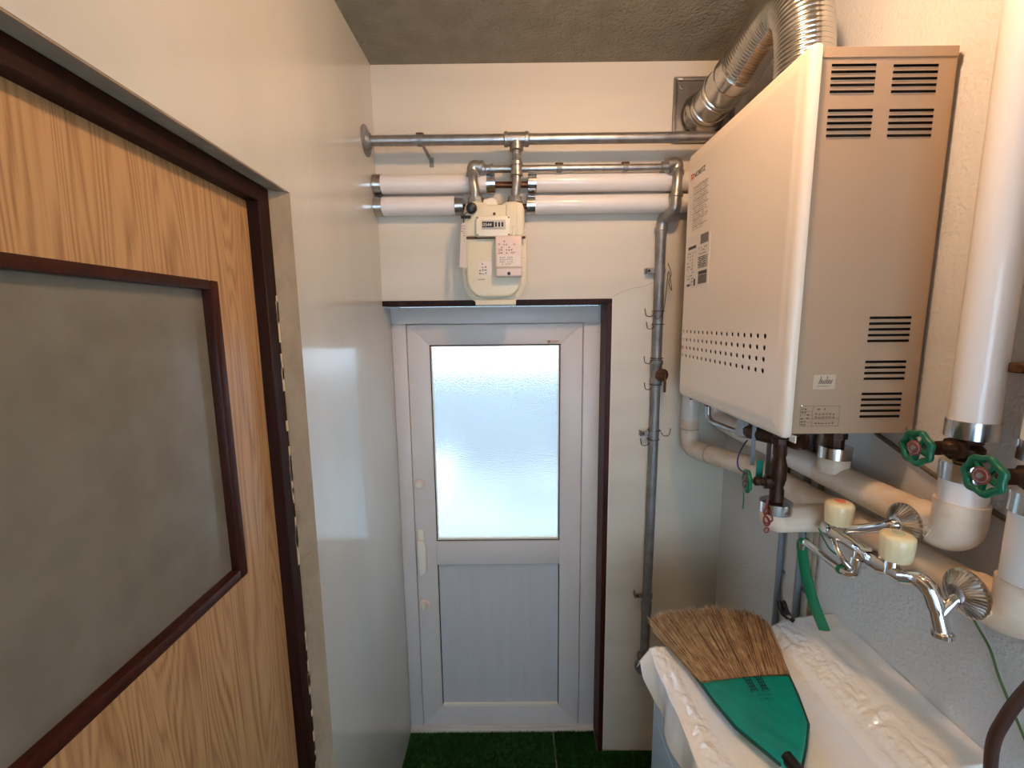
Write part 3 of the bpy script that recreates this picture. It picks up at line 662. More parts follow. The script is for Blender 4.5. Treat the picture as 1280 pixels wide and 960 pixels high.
def wheel(parent, c, axis, R_=0.026, disc='red_tag'):
    axis = Vector(axis).normalized(); c = Vector(c); u, v = frame_of(axis)
    bm = NB(); torus(bm, c, axis, R_, 0.0058, 56, 10, 0.07, 7)
    for k in range(5):
        a = k*2*PI/5+0.3; d = u*math.cos(a)+v*math.sin(a); tube(bm, [c+d*0.006-axis*0.001, c+d*(R_-0.001)], [0.0056, 0.0042], 8)
    lathe(bm, [(-0.010, 0.006), (0, 0.0105), (0.004, 0.0105)], c, axis, 20)
    w = link('hand_wheel', bm, 'green_wheel', parent)
    link('name_disc', LA([(0, 0.0135), (0.001, 0.0135), (0.0016, 0.011), (0.0016, 0)], c+axis*0.004, axis, 24), disc, w)
    bm = NB(); lathe(bm, [(0, 0.0045), (0.003, 0.0042), (0.0035, 0)], c+axis*0.0055, axis, 6); torus(bm, c+axis*0.0056, axis, 0.010, 0.0006, 24, 6)
    link('wheel_nut', bm, 'galv_dull', w)
    return w
def gate_valve(p, axis, top, bot, label, L=0.092, s=1.0, R_=0.026):
    """valve body at p, bonnet along axis, pipe vertical from bot to top"""
    p = Vector(p); axis = Vector(axis).normalized(); x, y, z = p
    t = thing('gate_valve', label, 'valve', (x, y, bot), 'green-wheeled valves')
    H_ = top-bot
    link('valve_body', LA([(0, 0.018*s), (H_*0.2, 0.018*s), (H_*0.24, 0.015*s), (H_*0.38, 0.021*s), (H_*0.62, 0.021*s), (H_*0.76, 0.015*s), (H_*0.8, 0.018*s), (H_, 0.018*s)], (x, y, bot), (0, 0, 1), 24), 'bronze', t)
    link('bonnet', LA([(0, 0.014*s), (0.018*s, 0.015*s), (0.020*s, 0.020*s), (0.032*s, 0.020*s), (0.034*s, 0.014*s), (0.046*s, 0.011*s), (0.048*s, 0.013*s), (0.058*s, 0.013*s), (0.060*s, 0.008*s)], p, axis, 8), 'bronze', t)
    link('spindle', T([p+axis*0.05*s, p+axis*(L-0.006)], 0.0055, 14), 'bronze', t)
    wheel(t, p+axis*L, axis, R_)
    return t
gate_valve((0.80, 0.743, 1.692), (-1, 0, 0.02), 1.712, 1.662, 'bronze valve with green wheel under the riser nearest the heater', 0.092)
gate_valve((0.80, 0.628, 1.680), (-1, 0, 0.05), 1.705, 1.652, 'bronze valve with green wheel at the right edge of the photo', 0.096)

# ================================================================== WATER HEATER
HX0, HX1, HY0, HY1, HZ0, HZ1 = 0.578, 0.838, 0.897, 1.435, 1.680, 2.420
ht = thing('water_heater', 'large beige wall-mounted gas water heater with perforated front cover and louvred side', 'heater', (0.71, 1.17, HZ0))
bm = NB()
slots = []
for (x0, x1, zt, zb, n) in ((0.605, 0.689, 2.392, 2.346, 5), (0.721, 0.806, 2.390, 2.345, 5), (0.605, 0.691, 2.313, 2.268, 5), (0.722, 0.807, 2.312, 2.267, 5),
                            (0.726, 0.811, 1.921, 1.874, 5), (0.7265, 0.811, 1.831, 1.796, 4), (0.726, 0.810, 1.764, 1.716, 5)):
    for k in range(n): slots.append((x0, x1, zt-(zt-zb)*k/(n-1)-0.0026, zt-(zt-zb)*k/(n-1)+0.0026))
def slot_plate(bm, X0, X1, Z0, Z1, y, holes):
    """near side plate: horizontal strips split round each slot"""
    zs = sorted({Z0, Z1, *[h[2] for h in holes], *[h[3] for h in holes]}); zs = [z for i, z in enumerate(zs) if i == 0 or z-zs[i-1] > 1e-5]
    for z0, z1 in zip(zs, zs[1:]):
        zm = (z0+z1)/2; hs = sorted([h for h in holes if h[2] < zm < h[3]]); x = X0
        for h in hs:
            if h[0] > x: quad(bm, (x, y, z0), (1, 0, 0), (0, 0, 1), h[0]-x, z1-z0)
            x = h[1]
        if x < X1: quad(bm, (x, y, z0), (1, 0, 0), (0, 0, 1), X1-x, z1-z0)
    return bm
slot_plate(bm, HX0, HX1, HZ0, HZ1, HY0, slots)
def q4(bm, *p): bm.faces.new([bm.verts.new(v) for v in p])
q4(bm, (HX0, HY1, HZ0), (HX0, HY1, HZ1), (HX1, HY1, HZ1), (HX1, HY1, HZ0))
q4(bm, (HX0, HY0, HZ1), (HX1, HY0, HZ1), (HX1, HY1, HZ1), (HX0, HY1, HZ1))
q4(bm, (HX0, HY0, HZ0), (HX0, HY1, HZ0), (HX1, HY1, HZ0), (HX1, HY0, HZ0))
q4(bm, (HX1, HY0, HZ0), (HX1, HY1, HZ0), (HX1, HY1, HZ1), (HX1, HY0, HZ1))
q4(bm, (HX0, HY0, HZ0), (HX0, HY0, HZ1), (HX0, HY1, HZ1), (HX0, HY1, HZ0))
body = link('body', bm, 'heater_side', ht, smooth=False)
link('inner_box', B(HX0+0.012, HX1-0.012, HY0+0.012, HY1-0.012, HZ0+0.012, HZ1-0.012), 'inside', body, smooth=False)
lou = None
for (x0, x1, z0, z1) in slots:
    if lou is None:
        b2 = NB(); w = 0.085
        P = [(0, -0.0003, 0), (w, -0.0003, 0), (w-0.004, -0.0016, -0.0004), (0.004, -0.0016, -0.0004), (0, -0.0003, -0.0026), (w, -0.0003, -0.0026)]
        V = [b2.verts.new(p) for p in P]
        for f in ((0, 3, 2, 1), (4, 5, 2, 3), (0, 4, 3), (1, 2, 5), (0, 1, 5, 4)): b2.faces.new([V[i] for i in f])
        bmesh.ops.recalc_face_normals(b2, faces=b2.faces[:])
        me = bpy.data.meshes.new('louver'); b2.to_mesh(me); b2.free(); me.materials.append(M['heater_side']); lou = me
    o = bpy.data.objects.new('louver', lou); COL.objects.link(o); o.parent = body
    o.location = Vector((x0, HY0, z0)) - ORG[ht.name]
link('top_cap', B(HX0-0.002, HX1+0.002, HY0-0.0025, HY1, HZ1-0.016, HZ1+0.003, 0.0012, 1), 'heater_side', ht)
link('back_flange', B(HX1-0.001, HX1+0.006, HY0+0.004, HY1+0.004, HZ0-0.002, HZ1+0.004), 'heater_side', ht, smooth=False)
link('wall_bracket', B(HX1+0.006, XR-0.0003, HY0+0.06, HY1-0.06, HZ1-0.06, HZ1-0.03), 'galv_dull', ht, smooth=False)
link('wall_bracket', B(HX1+0.006, XR-0.0003, HY0+0.06, HY1-0.06, HZ0+0.03, HZ0+0.06), 'galv_dull', ht, smooth=False)
# front cover: rounded rings closing to a perforated face
CY0, CY1, CZ0, CZ1 = 0.882, 1.447, 1.672, 2.428
def rr(y0, y1, z0, z1, r, x, k=5):
    out = []
    for cy, cz, a0 in ((y1-r, z1-r, 0), (y0+r, z1-r, PI/2), (y0+r, z0+r, PI), (y1-r, z0+r, 1.5*PI)):
        for j in range(k+1): a = a0+j/k*PI/2; out.append(Vector((x, cy+r*math.cos(a), cz+r*math.sin(a))))
    return out
bm = NB(); rings = []
for ins, x, r in ((0.004, 0.5775, 0.012), (0.001, 0.5770, 0.012), (0, 0.572, 0.012), (0.001, 0.5655, 0.012), (0.004, 0.5605, 0.011), (0.009, 0.5575, 0.009), (0.016, 0.5565, 0.006),
                  (0.024, 0.5562, 0.004), (0.028, 0.5548, 0.003), (0.034, 0.5542, 0.001), (0.038, 0.5540, 0.0005)):
    rings.append([bm.verts.new(p) for p in rr(CY0+ins, CY1-ins*0.3, CZ0+ins, CZ1-ins, r, x)])
for a, b in zip(rings, rings[1:]):
    n = len(a)
    for j in range(n): bm.faces.new((a[j], a[(j+1) % n], b[(j+1) % n], b[j]))
FX = 0.5540; FY0, FY1, FZ0, FZ1 = CY0+0.038, CY1-0.0114, CZ0+0.038, CZ1-0.038
# hole field
NCOL, NROW = 17, 4; py_, pz_ = (1.4265-0.9645)/16, 0.0256; hy0 = 0.9645-py_/2; hz0 = 1.8065-pz_/2
hy1 = hy0+NCOL*py_; hz1 = hz0+NROW*pz_
def fq(y0, y1, z0, z1):
    if y1-y0 > 1e-5 and z1-z0 > 1e-5: q4(bm, (FX, y0, z0), (FX, y0, z1), (FX, y1, z1), (FX, y1, z0))
fq(FY0, FY1, FZ0, hz0); fq(FY0, FY1, hz1, FZ1); fq(FY0, hy0, hz0, hz1)
for c in range(NCOL):
    for r_ in range(NROW):
        cy = 0.9645+c*py_; cz = 1.8065+r_*pz_
        y0, y1, z0, z1 = cy-py_/2, min(cy+py_/2, FY1), cz-pz_/2, cz+pz_/2
        sq = [(y1, cz), (y1, z1), (cy, z1), (y0, z1), (y0, cz), (y0, z0), (cy, z0), (y1, z0)]
        hr = 0.0066; O = [bm.verts.new((FX, *p)) for p in sq]; n = 16
        I = [bm.verts.new((FX, cy+hr*math.cos(2*PI*j/n), cz+hr*math.sin(2*PI*j/n))) for j in range(n)]
        D = [bm.verts.new((FX+0.002, cy+hr*0.9*math.cos(2*PI*j/n), cz+hr*0.9*math.sin(2*PI*j/n))) for j in range(n)]
        for j in range(n):
            j2 = (j+1) % n
            if j % 2 == 0: bm.faces.new((O[j//2], O[(j//2+1) % 8], I[j+1])); bm.faces.new((O[j//2], I[j+1], I[j]))
            else: bm.faces.new((O[(j//2+1) % 8], I[j2], I[j]))
            bm.faces.new((I[j], I[j2], D[j2], D[j]))
bmesh.ops.remove_doubles(bm, verts=bm.verts, dist=1e-5)
bmesh.ops.recalc_face_normals(bm, faces=bm.faces[:])
for f in bm.faces:
    if abs(f.normal.x) > 0.99 and f.calc_center_median().x < FX+0.001 and f.normal.x > 0: f.normal_flip()
cover = link('front_cover', bm, 'heater', ht, angle=50)
link('hole_backing', B(0.566, 0.567, FY0, FY1, 1.78, 1.91), 'inside', cover, smooth=False)
link('cover_seal', B(0.5765, 0.582, HY0-0.006, HY1, HZ0+0.004, HZ1+0.002), 'inside', ht, smooth=False)
# brand lettering and printed instruction panels on the front (u runs from far to near)
U_, V_ = (0, -1, 0), (0, 0, 1)
bm = NB(); xx = FX-0.0004
for a in ((0, 0.004, 0, 0.018), (0.014, 0.018, 0, 0.018), (0.004, 0.014, 0.014, 0.018), (0.0065, 0.0115, 0.004, 0.010)): box(bm, xx-0.0002, xx, 1.418-a[1], 1.418-a[0], 2.343+a[2], 2.343+a[3])
link('brand_symbol', bm, 'red_print', cover, smooth=False)
text('brand_lettering', 'NORITZ', 0.021, (xx, 1.396, 2.3445), U_, V_, 'print', cover)
bm = NB(); print_rows(bm, (xx, 1.395, 2.19), U_, V_, 0.11, 0.13, 20, 21, density=0.85, glyph=0.75)
print_rows(bm, (xx, 1.414, 2.20), U_, V_, 0.010, 0.10, 12, 22, density=0.8, glyph=0.6)
for k in range(7): quad(bm, (xx, 1.395, 2.20+k*0.019), U_, V_, 0.105, 0.0011)
link('instruction_print', bm, 'grey_print', cover, smooth=False)
lb = link('specification_label', B(FX-0.0008, FX, 1.262, 1.421, 2.018, 2.172), 'paper', cover, smooth=False)
bm = NB(); xl = FX-0.0011
print_rows(bm, (xl, 1.414, 2.024), U_, V_, 0.062, 0.105, 11, 31, density=0.65)
quad(bm, (xl, 1.412, 2.135), U_, V_, 0.058, 0.009)
print_rows(bm, (xl, 1.335, 2.110), U_, V_, 0.064, 0.025, 3, 33)
quad(bm, (xl, 1.412, 2.024), U_, V_, 0.022, 0.007); quad(bm, (xl, 1.362, 2.024), U_, V_, 0.012, 0.020)
link('label_print', bm, 'print', lb, smooth=False)
bm = NB(); quad(bm, (xl, 1.325, 2.140), U_, V_, 0.052, 0.027)
for k in range(7): quad(bm, (xl, 1.335, 2.072+k*0.005), U_, V_, 0.062, 0.0028)
quad(bm, (xl, 1.33, 2.026), U_, V_, 0.058, 0.026)
link('label_block', bm, 'grey_print', lb, smooth=False)
bm = NB(); quad(bm, (xl-0.0002, 1.33, 2.053), U_, V_, 0.058, 0.010)
print_rows(bm, (xl-0.0003, 1.328, 2.028), U_, V_, 0.054, 0.023, 4, 35); print_rows(bm, (xl-0.0003, 1.335, 2.072), U_, V_, 0.060, 0.034, 5, 36)
link('label_block_print', bm, 'print', lb, smooth=False)
# labels on the near side
s1 = link('sticker', B(0.622, 0.668, HY0-0.0008, HY0, 1.775, 1.805), 'label_beige', body, smooth=False)
bm = NB(); rnd = random.Random(2)
for k in range(9): quad(bm, (0.633+k*0.0031, HY0-0.0011, 1.786), (1, 0, 0.12), (0.3, 0, 1), 0.0018, rnd.uniform(0.007, 0.010))
quad(bm, (0.637, HY0-0.0011, 1.797), (1, 0, 0), (0, 0, 1), 0.0016, 0.005); quad(bm, (0.650, HY0-0.0011, 1.797), (1, 0, 0), (0, 0, 1), 0.0016, 0.005)
print_rows(bm, (0.630, HY0-0.0011, 1.780), (1, 0, 0), (0, 0, 1), 0.032, 0.004, 1, 44)
link('sticker_print', bm, 'print', s1, smooth=False)
bm = NB(); yy = HY0-0.0006
for z in (1.696, 1.704, 1.712, 1.720, 1.728, 1.739): quad(bm, (0.601, yy, z), (1, 0, 0), (0, 0, 1), 0.082 if z in (1.696, 1.712, 1.739) else 0.026, 0.0006)
for x in (0.601, 0.6265, 0.6825): quad(bm, (x, yy, 1.696), (1, 0, 0), (0, 0, 1), 0.0006, 0.0436)
print_rows(bm, (0.603, yy, 1.697), (1, 0, 0), (0, 0, 1), 0.022, 0.040, 6, 51); print_rows(bm, (0.629, yy, 1.730), (1, 0, 0), (0, 0, 1), 0.05, 0.008, 1, 52)
for z, n_ in ((1.720, 5), (1.713, 5), (1.700, 7)): print_rows(bm, (0.632, yy, z), (1, 0, 0), (0, 0, 1), 0.045, 0.006, 1, 53+n_, density=0.9, glyph=1.2)
link('rating_plate_print', bm, 'print', body, smooth=False)
screw(body, (0.6035, HY0, 1.7405), (0, -1, 0), 0.0026, 'steel'); screw(body, (0.830, HY0, 1.688), (0, -1, 0), 0.004, 'steel')
bm = NB(); box(bm, 0.562, 0.592, HY0-0.010, HY0-0.008, 1.676, 1.6775); box(bm, 0.589, 0.591, HY0-0.010, HY0+0.01, 1.662, 1.6775)
q4(bm, (0.562, HY0-0.009, 1.676), (0.591, HY0-0.009, 1.660), (0.591, HY0-0.007, 1.660), (0.562, HY0-0.007, 1.676))
link('corner_bracket', bm, 'meter_white', ht, smooth=False)
screw(ht, (0.566, 1.02, CZ0+0.001), (0, 0, -1), 0.004, 'black'); screw(ht, (0.562, 1.36, CZ0+0.001), (0, 0, -1), 0.004, 'black')
# fittings under the heater
link('union', LA([(0, 0.020), (0.012, 0.020), (0.014, 0.016), (0.035, 0.016), (0.037, 0.020), (0.05, 0.020)], (0.63, 1.0, HZ0), (0, 0, -1), 8), 'bronze', ht)
link('underside_pipe', T(bend([(0.600, 1.32, HZ0), (0.600, 1.32, 1.612), (0.625, 1.235, 1.606), (0.640, 1.17, 1.606)], 0.03, 8), 0.0075, 14), 'galv', ht)
link('pipe_nut', LA([(0, 0.013), (0.02, 0.013), (0.024, 0.009)], (0.600, 1.32, HZ0), (0, 0, -1), 6), 'bronze', ht)
link('drain_fitting', LA([(0, 0.016), (0.004, 0.021), (0.04, 0.021), (0.046, 0.024), (0.062, 0.024), (0.066, 0.018), (0.066, 0)], (0.610, 1.12, HZ0), (0, 0, -1), 24), 'grey_plastic', ht)
link('cross_fitting', T([(0.612, 1.11, 1.632), (0.625, 1.03, 1.637), (0.66, 0.96, 1.644)], [0.019, 0.017, 0.018], 18), 'bronze', ht)
link('cross_fitting', T([(0.655, 0.975, HZ0), (0.655, 0.975, 1.625)], 0.017, 12), 'bronze', ht)
link('union', LA([(0, 0.022), (0.014, 0.022), (0.016, 0.018), (0.03, 0.018), (0.032, 0.024), (0.048, 0.024), (0.05, 0.019), (0.075, 0.019), (0.075, 0)], (0.785, 1.035, HZ0), (0, 0, -1), 8), 'bronze', ht)
link('drain_plug', LA([(0, 0.009), (0.008, 0.009), (0.01, 0.012), (0.018, 0.012), (0.018, 0)], (0.75, 0.97, HZ0), (0, 0, -1), 12), 'hose_green', ht)

# stub from the heater down onto pipe 1 and the valve stub onto pipe 2
st = thing('insulated_stub', 'short taped insulated stub with steel band under the heater, left of the cream handles', 'pipe', (0.79, 1.035, 1.53))
link('insulation', T([(0.787, 1.035, 1.548), (0.787, 1.035, 1.585)], RI, 32), 'vinyl_old', st)
vband(st, 0.787, 1.035, 1.583, 1.611)
link('fibre_fill', LA([(0, RI), (0.002, RI), (0.004, 0.018)], (0.787, 1.035, 1.607), (0, 0, 1), 28), 'inside', st)
v1 = gate_valve((0.63, 1.0, 1.533), (-0.97, 0.24, -0.02), 1.632, 1.487, 'small dark valve with green wheel hanging under the heater', 0.066, 0.85, 0.0225)
link('tail_pipe', T([(0.63, 1.0, 1.60), (0.63, 1.0, 1.635)], 0.0135, 16), 'galv_dull', v1)
s2 = thing('insulated_stub', 'taped insulated elbow below the small valve, running right behind the cream handles', 'pipe', (0.63, 1.0, 1.41))
link('insulation', T(bend([(0.63, 1.0, 1.462), (0.63, 1.0, 1.442), (0.665, 1.0, 1.442), (0.768, 1.0, 1.444)], 0.02, 8), RI, 32), 'vinyl_old', s2)
vband(s2, 0.63, 1.0, 1.460, 1.486)
link('fibre_fill', LA([(0, RI), (0.002, RI), (0.003, 0.018)], (0.63, 1.0, 1.482), (0, 0, 1), 28), 'inside', s2)
# flat straps, strings and loose wires under the heater
def tg_(name, bm, m, label, cat, **k): return tag(link(name, bm, m), label, cat, **k)
tg_('metal_strap', B(0.596, 0.606, 1.061, 1.063, 1.555, 1.6655, 0.0005, 1), 'conduit', 'flat grey strap hanging under the heater behind the small green wheel', 'strap')
tg_('metal_strap', B(0.624, 0.636, 1.043, 1.045, 1.500, 1.6255, 0.0005, 1), 'conduit', 'longer flat grey strap hanging under the heater beside the small valve', 'strap')
tg_('cable_loop', T(smooth_path([(0.60, 1.09, 1.612), (0.575, 1.06, 1.606), (0.548, 1.03, 1.588), (0.546, 1.02, 1.562), (0.563, 1.0, 1.552)], 6), 0.0017, 8), 'blue_wire', 'thin dark blue wire looping under the heater to the small green wheel', 'wire')
tg_('string', T(smooth_path([(0.553, 1.005, 1.512), (0.552, 1.0, 1.49), (0.550, 0.998, 1.468)], 4), 0.0016, 6), 'string_green', 'short dark string dangling from the small green wheel', 'string')
tg_('tape_strip', B(0.60, 0.617, 1.04, 1.0415, 1.530, 1.575), 'straw_string', 'teal tape end stuck beside the small valve under the heater', 'tape')
bm = NB(); tube(bm, smooth_path([(0.598, 0.98, 1.500), (0.594, 0.978, 1.482), (0.590, 0.978, 1.466), (0.600, 0.976, 1.452), (0.604, 0.976, 1.44), (0.595, 0.976, 1.436), (0.590, 0.977, 1.452), (0.596, 0.977, 1.468)], 5), 0.0022, 8)
tube(bm, smooth_path([(0.596, 0.977, 1.478), (0.606, 0.976, 1.462), (0.610, 0.975, 1.450), (0.598, 0.975, 1.442), (0.588, 0.976, 1.446)], 5), 0.0018, 8)
torus(bm, (0.598, 0.976, 1.424), (0.2, -1, 0), 0.006, 0.0014, 20, 6)
tg_('red_wire_knot', bm, 'red_wire', 'knotted red and dark wire hanging below the small valve', 'wire')
# conduits on the right wall
for y, r_, x, m_, zt, l_ in ((1.297, 0.0085, 0.844, 'conduit', 1.676, 'slim grey conduit on the right wall, the one nearer the room corner'),
                         (1.203, 0.0095, 0.843, 'conduit', 1.676, 'slim grey conduit on the right wall, the one nearer the green hose'),
                         (1.15, 0.007, 0.846, 'reveal', 1.676, 'thin tan painted conduit on the right wall behind the green hose')):
    t = thing('conduit', l_, 'pipe', (x, y, 0.0)); link('conduit_tube', T([(x, y, 0.0005), (x, y, zt)], r_, 14), m_, t)
    link('saddle_clip', B(XR-0.003, XR-0.0003, y-0.018, y+0.018, 1.12, 1.13), m_, t, smooth=False)
tg_('rubber_cable', T([(0.848, 1.06, 1.690), (0.8485, 0.984, 1.649), (0.8485, 0.85, 1.606), (0.8485, 0.702, 1.571), (0.8485, 0.50, 1.515), (0.8485, 0.2, 1.46), (0.8485, 0.15, 1.40), (0.8485, 0.14, 0.3)], 0.005, 10), 'cable_grey', 'dark flat cable running diagonally down the right wall behind the white pipes', 'cable')

# ================================================================== EXHAUST DUCT
dt = thing('exhaust_duct', 'shiny corrugated exhaust duct arching from the heater top to the back wall plate', 'duct', (0.697, 1.10, HZ1+0.003))
BZ = [Vector(v) for v in ((0.697, 1.13, 2.43), (0.697, 1.13, 2.70), (0.697, 1.18, 2.75), (0.697, 1.425, 2.672))]
path = [BZ[0]*(1-t)**3+BZ[1]*3*t*(1-t)**2+BZ[2]*3*t*t*(1-t)+BZ[3]*t**3 for t in [k/60 for k in range(61)]]
L = [0.0]
for a, b in zip(path, path[1:]): L.append(L[-1]+(b-a).length)
def at(s):
    for i in range(len(L)-1):
        if s <= L[i+1]: t = (s-L[i])/max(1e-9, L[i+1]-L[i]); return path[i].lerp(path[i+1], t)
    return path[-1]
tot = L[-1]; pitch_ = 0.0105; ns = int(tot/pitch_*7); pp = []; rad = []
for i in range(ns+1):
    s = tot*i/ns; pp.append(at(s)); rad.append(0.0595 + 0.0032*abs(math.cos(PI*s/pitch_))**0.8)
link('corrugated_hose', T(pp, rad, 48), 'alu', dt, angle=60)
link('top_collar', LA([(0, 0.070), (0.004, 0.070), (0.006, 0.0625), (0.03, 0.0625), (0.03, 0.058)], (0.697, 1.13, HZ1+0.003), (0, 0, 1), 40), 'alu', dt)
P0 = Vector((0.697, 1.41, 2.675)); P1 = Vector((0.697, 1.668, 2.660)); dd = (P1-P0).normalized(); LL = (P1-P0).length
prof = [(0, 0.061), (0.01, 0.064), (0.012, 0.0665), (0.016, 0.0665), (0.018, 0.064), (0.065, 0.064), (0.067, 0.066), (0.071, 0.066), (0.073, 0.063), (0.135, 0.063), (0.137, 0.0665), (0.142, 0.067), (0.147, 0.0665), (0.149, 0.0635), (0.153, 0.0635), (0.155, 0.0665), (0.160, 0.0665), (0.162, 0.062), (LL-0.035, 0.062), (LL-0.033, 0.0655), (LL-0.025, 0.0655), (LL-0.02, 0.061), (LL-0.012, 0.064), (LL-0.006, 0.064), (LL, 0.061)]
link('straight_pipe', LA(prof, P0, dd, 48), 'alu', dt, angle=30)
link('wall_socket', LA([(0, 0.061), (0.012, 0.064), (0.02, 0.072), (0.032, 0.078), (0.038, 0.080)], P1+dd*-0.002, dd, 48), 'alu', dt)
wp = link('wall_plate', B(0.588, 0.810, YB-0.006, YB-0.0004, 2.562, 2.782, 0.0015, 1), 'plate', dt)
bm = NB(); rect_frame(bm, 0.588, 0.810, 2.562, 2.782, 0.012, YB-0.014, YB-0.005, 0.001)
link('plate_rim', bm, 'plate', wp)
for x, z in ((0.617, 2.753), (0.780, 2.753), (0.617, 2.59), (0.78, 2.59)):
    link('plate_bolt', LA([(0, 0.013), (0.003, 0.012), (0.004, 0.006), (0.009, 0.006), (0.009, 0)], (x, YB-0.006, z), (0, -1, 0), 20), 'plate', wp)
link('plate_mark', B(0.601, 0.616, YB-0.0152, YB-0.0141, 2.771, 2.776), 'paper', wp, smooth=False)
link('collar_knob', LA([(0, 0.012), (0.012, 0.010), (0.012, 0)], (0.80, 1.17, HZ1+0.003), (0, 0, 1), 12), 'rust', dt)

# ================================================================== FAUCET
fc = thing('faucet', 'chrome two-handle wall mixer tap with cream handles above the washing machine', 'tap', (0.73, 0.84, 1.44))
FXc, FZc = 0.715, 1.447
link('body', LA([(0, 0), (0, 0.011), (0.010, 0.013), (0.02, 0.019), (0.046, 0.020), (0.056, 0.0125), (0.10, 0.0115), (0.12, 0.0125), (0.135, 0.019), (0.165, 0.020), (0.178, 0.0135), (0.205, 0.0125)], (FXc, 0.95, FZc), (0, -1, 0), 28), 'chrome', fc)
def tap_handle(y, capm, lbl):
    bm = LA([(0, 0.017), (0.002, 0.0245), (0.006, 0.0255), (0.034, 0.0275), (0.046, 0.0275), (0.051, 0.0235), (0.053, 0.017), (0.0535, 0)], (FXc+0.002, y, FZc+0.022), (0, 0, 1), 48,
            ripple=lambda j, i: 1 - (0.045 if j % 6 == 0 else 0.0) if 1 <= i <= 4 else 1)
    o = link('handle', bm, 'handle_cream', fc, angle=60); o['label'] = lbl
    link('index_cap', LA([(0, 0.0105), (0.0015, 0.0100), (0.0018, 0)], (FXc+0.002, y, FZc+0.0752), (0, 0, 1), 24), capm, o)
    link('stem', LA([(-0.006, 0.014), (0.012, 0.013), (0.026, 0.010)], (FXc, y, FZc), (0, 0, 1), 20), 'chrome', o)
tap_handle(0.914, 'orange_cap', 'cream handle with orange cap, farther from the viewer')
tap_handle(0.768, 'blue_cap', 'cream handle with pale green cap, nearer to the viewer')
# crank legs and ribbed wall flanges
link('crank_leg', T(bend([(FXc, 0.93, FZc-0.002), (0.728, 0.918, FZc+0.004), (0.736, 0.85, 1.490), (0.742, 0.807, 1.519), (0.762, 0.807, 1.521)], 0.015, 6), 0.0105, 20), 'chrome', fc)
link('leg_nut', LA([(0, 0.0165), (0.016, 0.0165), (0.018, 0.013)], (0.727, 0.915, FZc+0.008), (0.1, -0.85, 0.45), 6), 'chrome', fc)
link('crank_leg', T(smooth_path([(FXc, 0.745, FZc), (FXc+0.002, 0.718, FZc+0.012), (FXc+0.006, 0.700, FZc+0.004), (FXc+0.010, 0.688, FZc-0.022), (FXc+0.014, 0.677, FZc-0.060)], 6), [0.013]*6+[0.0145]*7+[0.013]*6+[0.0115]*6, 20), 'chrome', fc)
link('leg_foot', LA([(0, 0.0115), (0.003, 0.0155), (0.010, 0.0155), (0.012, 0.011), (0.012, 0)], (FXc+0.0135, 0.6775, FZc-0.056), (0.06, -0.15, -1), 24), 'chrome', fc)
link('wall_nipple', T([(FXc+0.012, 0.683, FZc-0.030), (0.745, 0.681, 1.445), (0.763, 0.681, 1.457)], 0.009, 16), 'chrome', fc)
def flange(y, z):
    rib = lambda j, i: 1 + (0.03 if j % 2 else -0.03) if i in (2, 3) else 1
    link('ribbed_flange', LA([(0, 0.040), (0.003, 0.040), (0.005, 0.036), (0.016, 0.022), (0.020, 0.015), (0.020, 0.0105)], (0.7650, y, z), (-1, 0, 0), 72, ripple=rib), 'steel', fc, angle=15)
flange(0.807, 1.521); flange(0.681, 1.457)
# swan-neck spout slung under the body
link('spout_socket', LA([(0, 0.013), (0.014, 0.012), (0.016, 0.0155), (0.030, 0.0155), (0.032, 0.010)], (FXc, 0.842, FZc-0.004), (-0.15, 0, -1), 20), 'chrome', fc)
link('spout', T(bend([(FXc-0.004, 0.842, FZc-0.030), (FXc-0.006, 0.842, 1.391), (0.700, 0.858, 1.386), (0.690, 0.970, 1.395), (0.690, 0.982, 1.394), (0.691, 0.984, 1.372)], 0.012, 8), 0.0078, 18), 'chrome', fc)
link('side_tube', T(smooth_path([(FXc-0.012, 0.905, FZc-0.010), (FXc-0.020, 0.885, FZc-0.014), (FXc-0.022, 0.862, FZc-0.030), (FXc-0.014, 0.850, FZc-0.044)], 6), 0.0062, 14), 'chrome', fc)
# green hose pulled over the spout end: flattened tube hanging onto the cover
def flat_tube(pts, wa, ta, wdir, n=16):
    bm = NB(); rings = []; pts = [Vector(p) for p in pts]
    for i, p in enumerate(pts):
        t = (pts[min(i+1, len(pts)-1)]-pts[max(i-1, 0)]).normalized(); u = Vector(wdir); u = (u-t*u.dot(t)).normalized(); v = t.cross(u)
        f = i/(len(pts)-1); w = wa[0]*(1-f)+wa[1]*f; th = ta[0]*(1-f)+ta[1]*f
        rings.append([bm.verts.new(p+u*w*math.cos(2*PI*j/n)+v*th*math.sin(2*PI*j/n)) for j in range(n)])
    for a, b in zip(rings, rings[1:]):
        for j in range(n): bm.faces.new((a[j], a[(j+1) % n], b[(j+1) % n], b[j]))
    bm.faces.new(rings[0][::-1]); bm.faces.new(rings[-1]); bmesh.ops.recalc_face_normals(bm, faces=bm.faces[:]); return bm
hp = smooth_path([(0.690, 0.972, 1.396), (0.691, 0.983, 1.390), (0.692, 0.984, 1.370), (0.704, 0.981, 1.31), (0.727, 0.977, 1.235), (0.756, 0.972, 1.165)], 6)
tg_('green_hose', flat_tube(hp, (0.0105, 0.0125), (0.0092, 0.004), (0.8, -0.6, 0)), 'hose_green', 'flattened green hose hanging from the tap spout onto the plastic cover', 'hose')
bm = NB(); tube(bm, smooth_path([(FXc-0.028, 0.93, FZc+0.004), (FXc-0.024, 0.915, FZc-0.016), (FXc-0.030, 0.885, FZc-0.024), (0.698, 0.864, 1.412), (0.694, 0.870, 1.392), (0.705, 0.872, 1.378), (0.709, 0.860, 1.384), (0.698, 0.862, 1.40)], 5), 0.0016, 6)
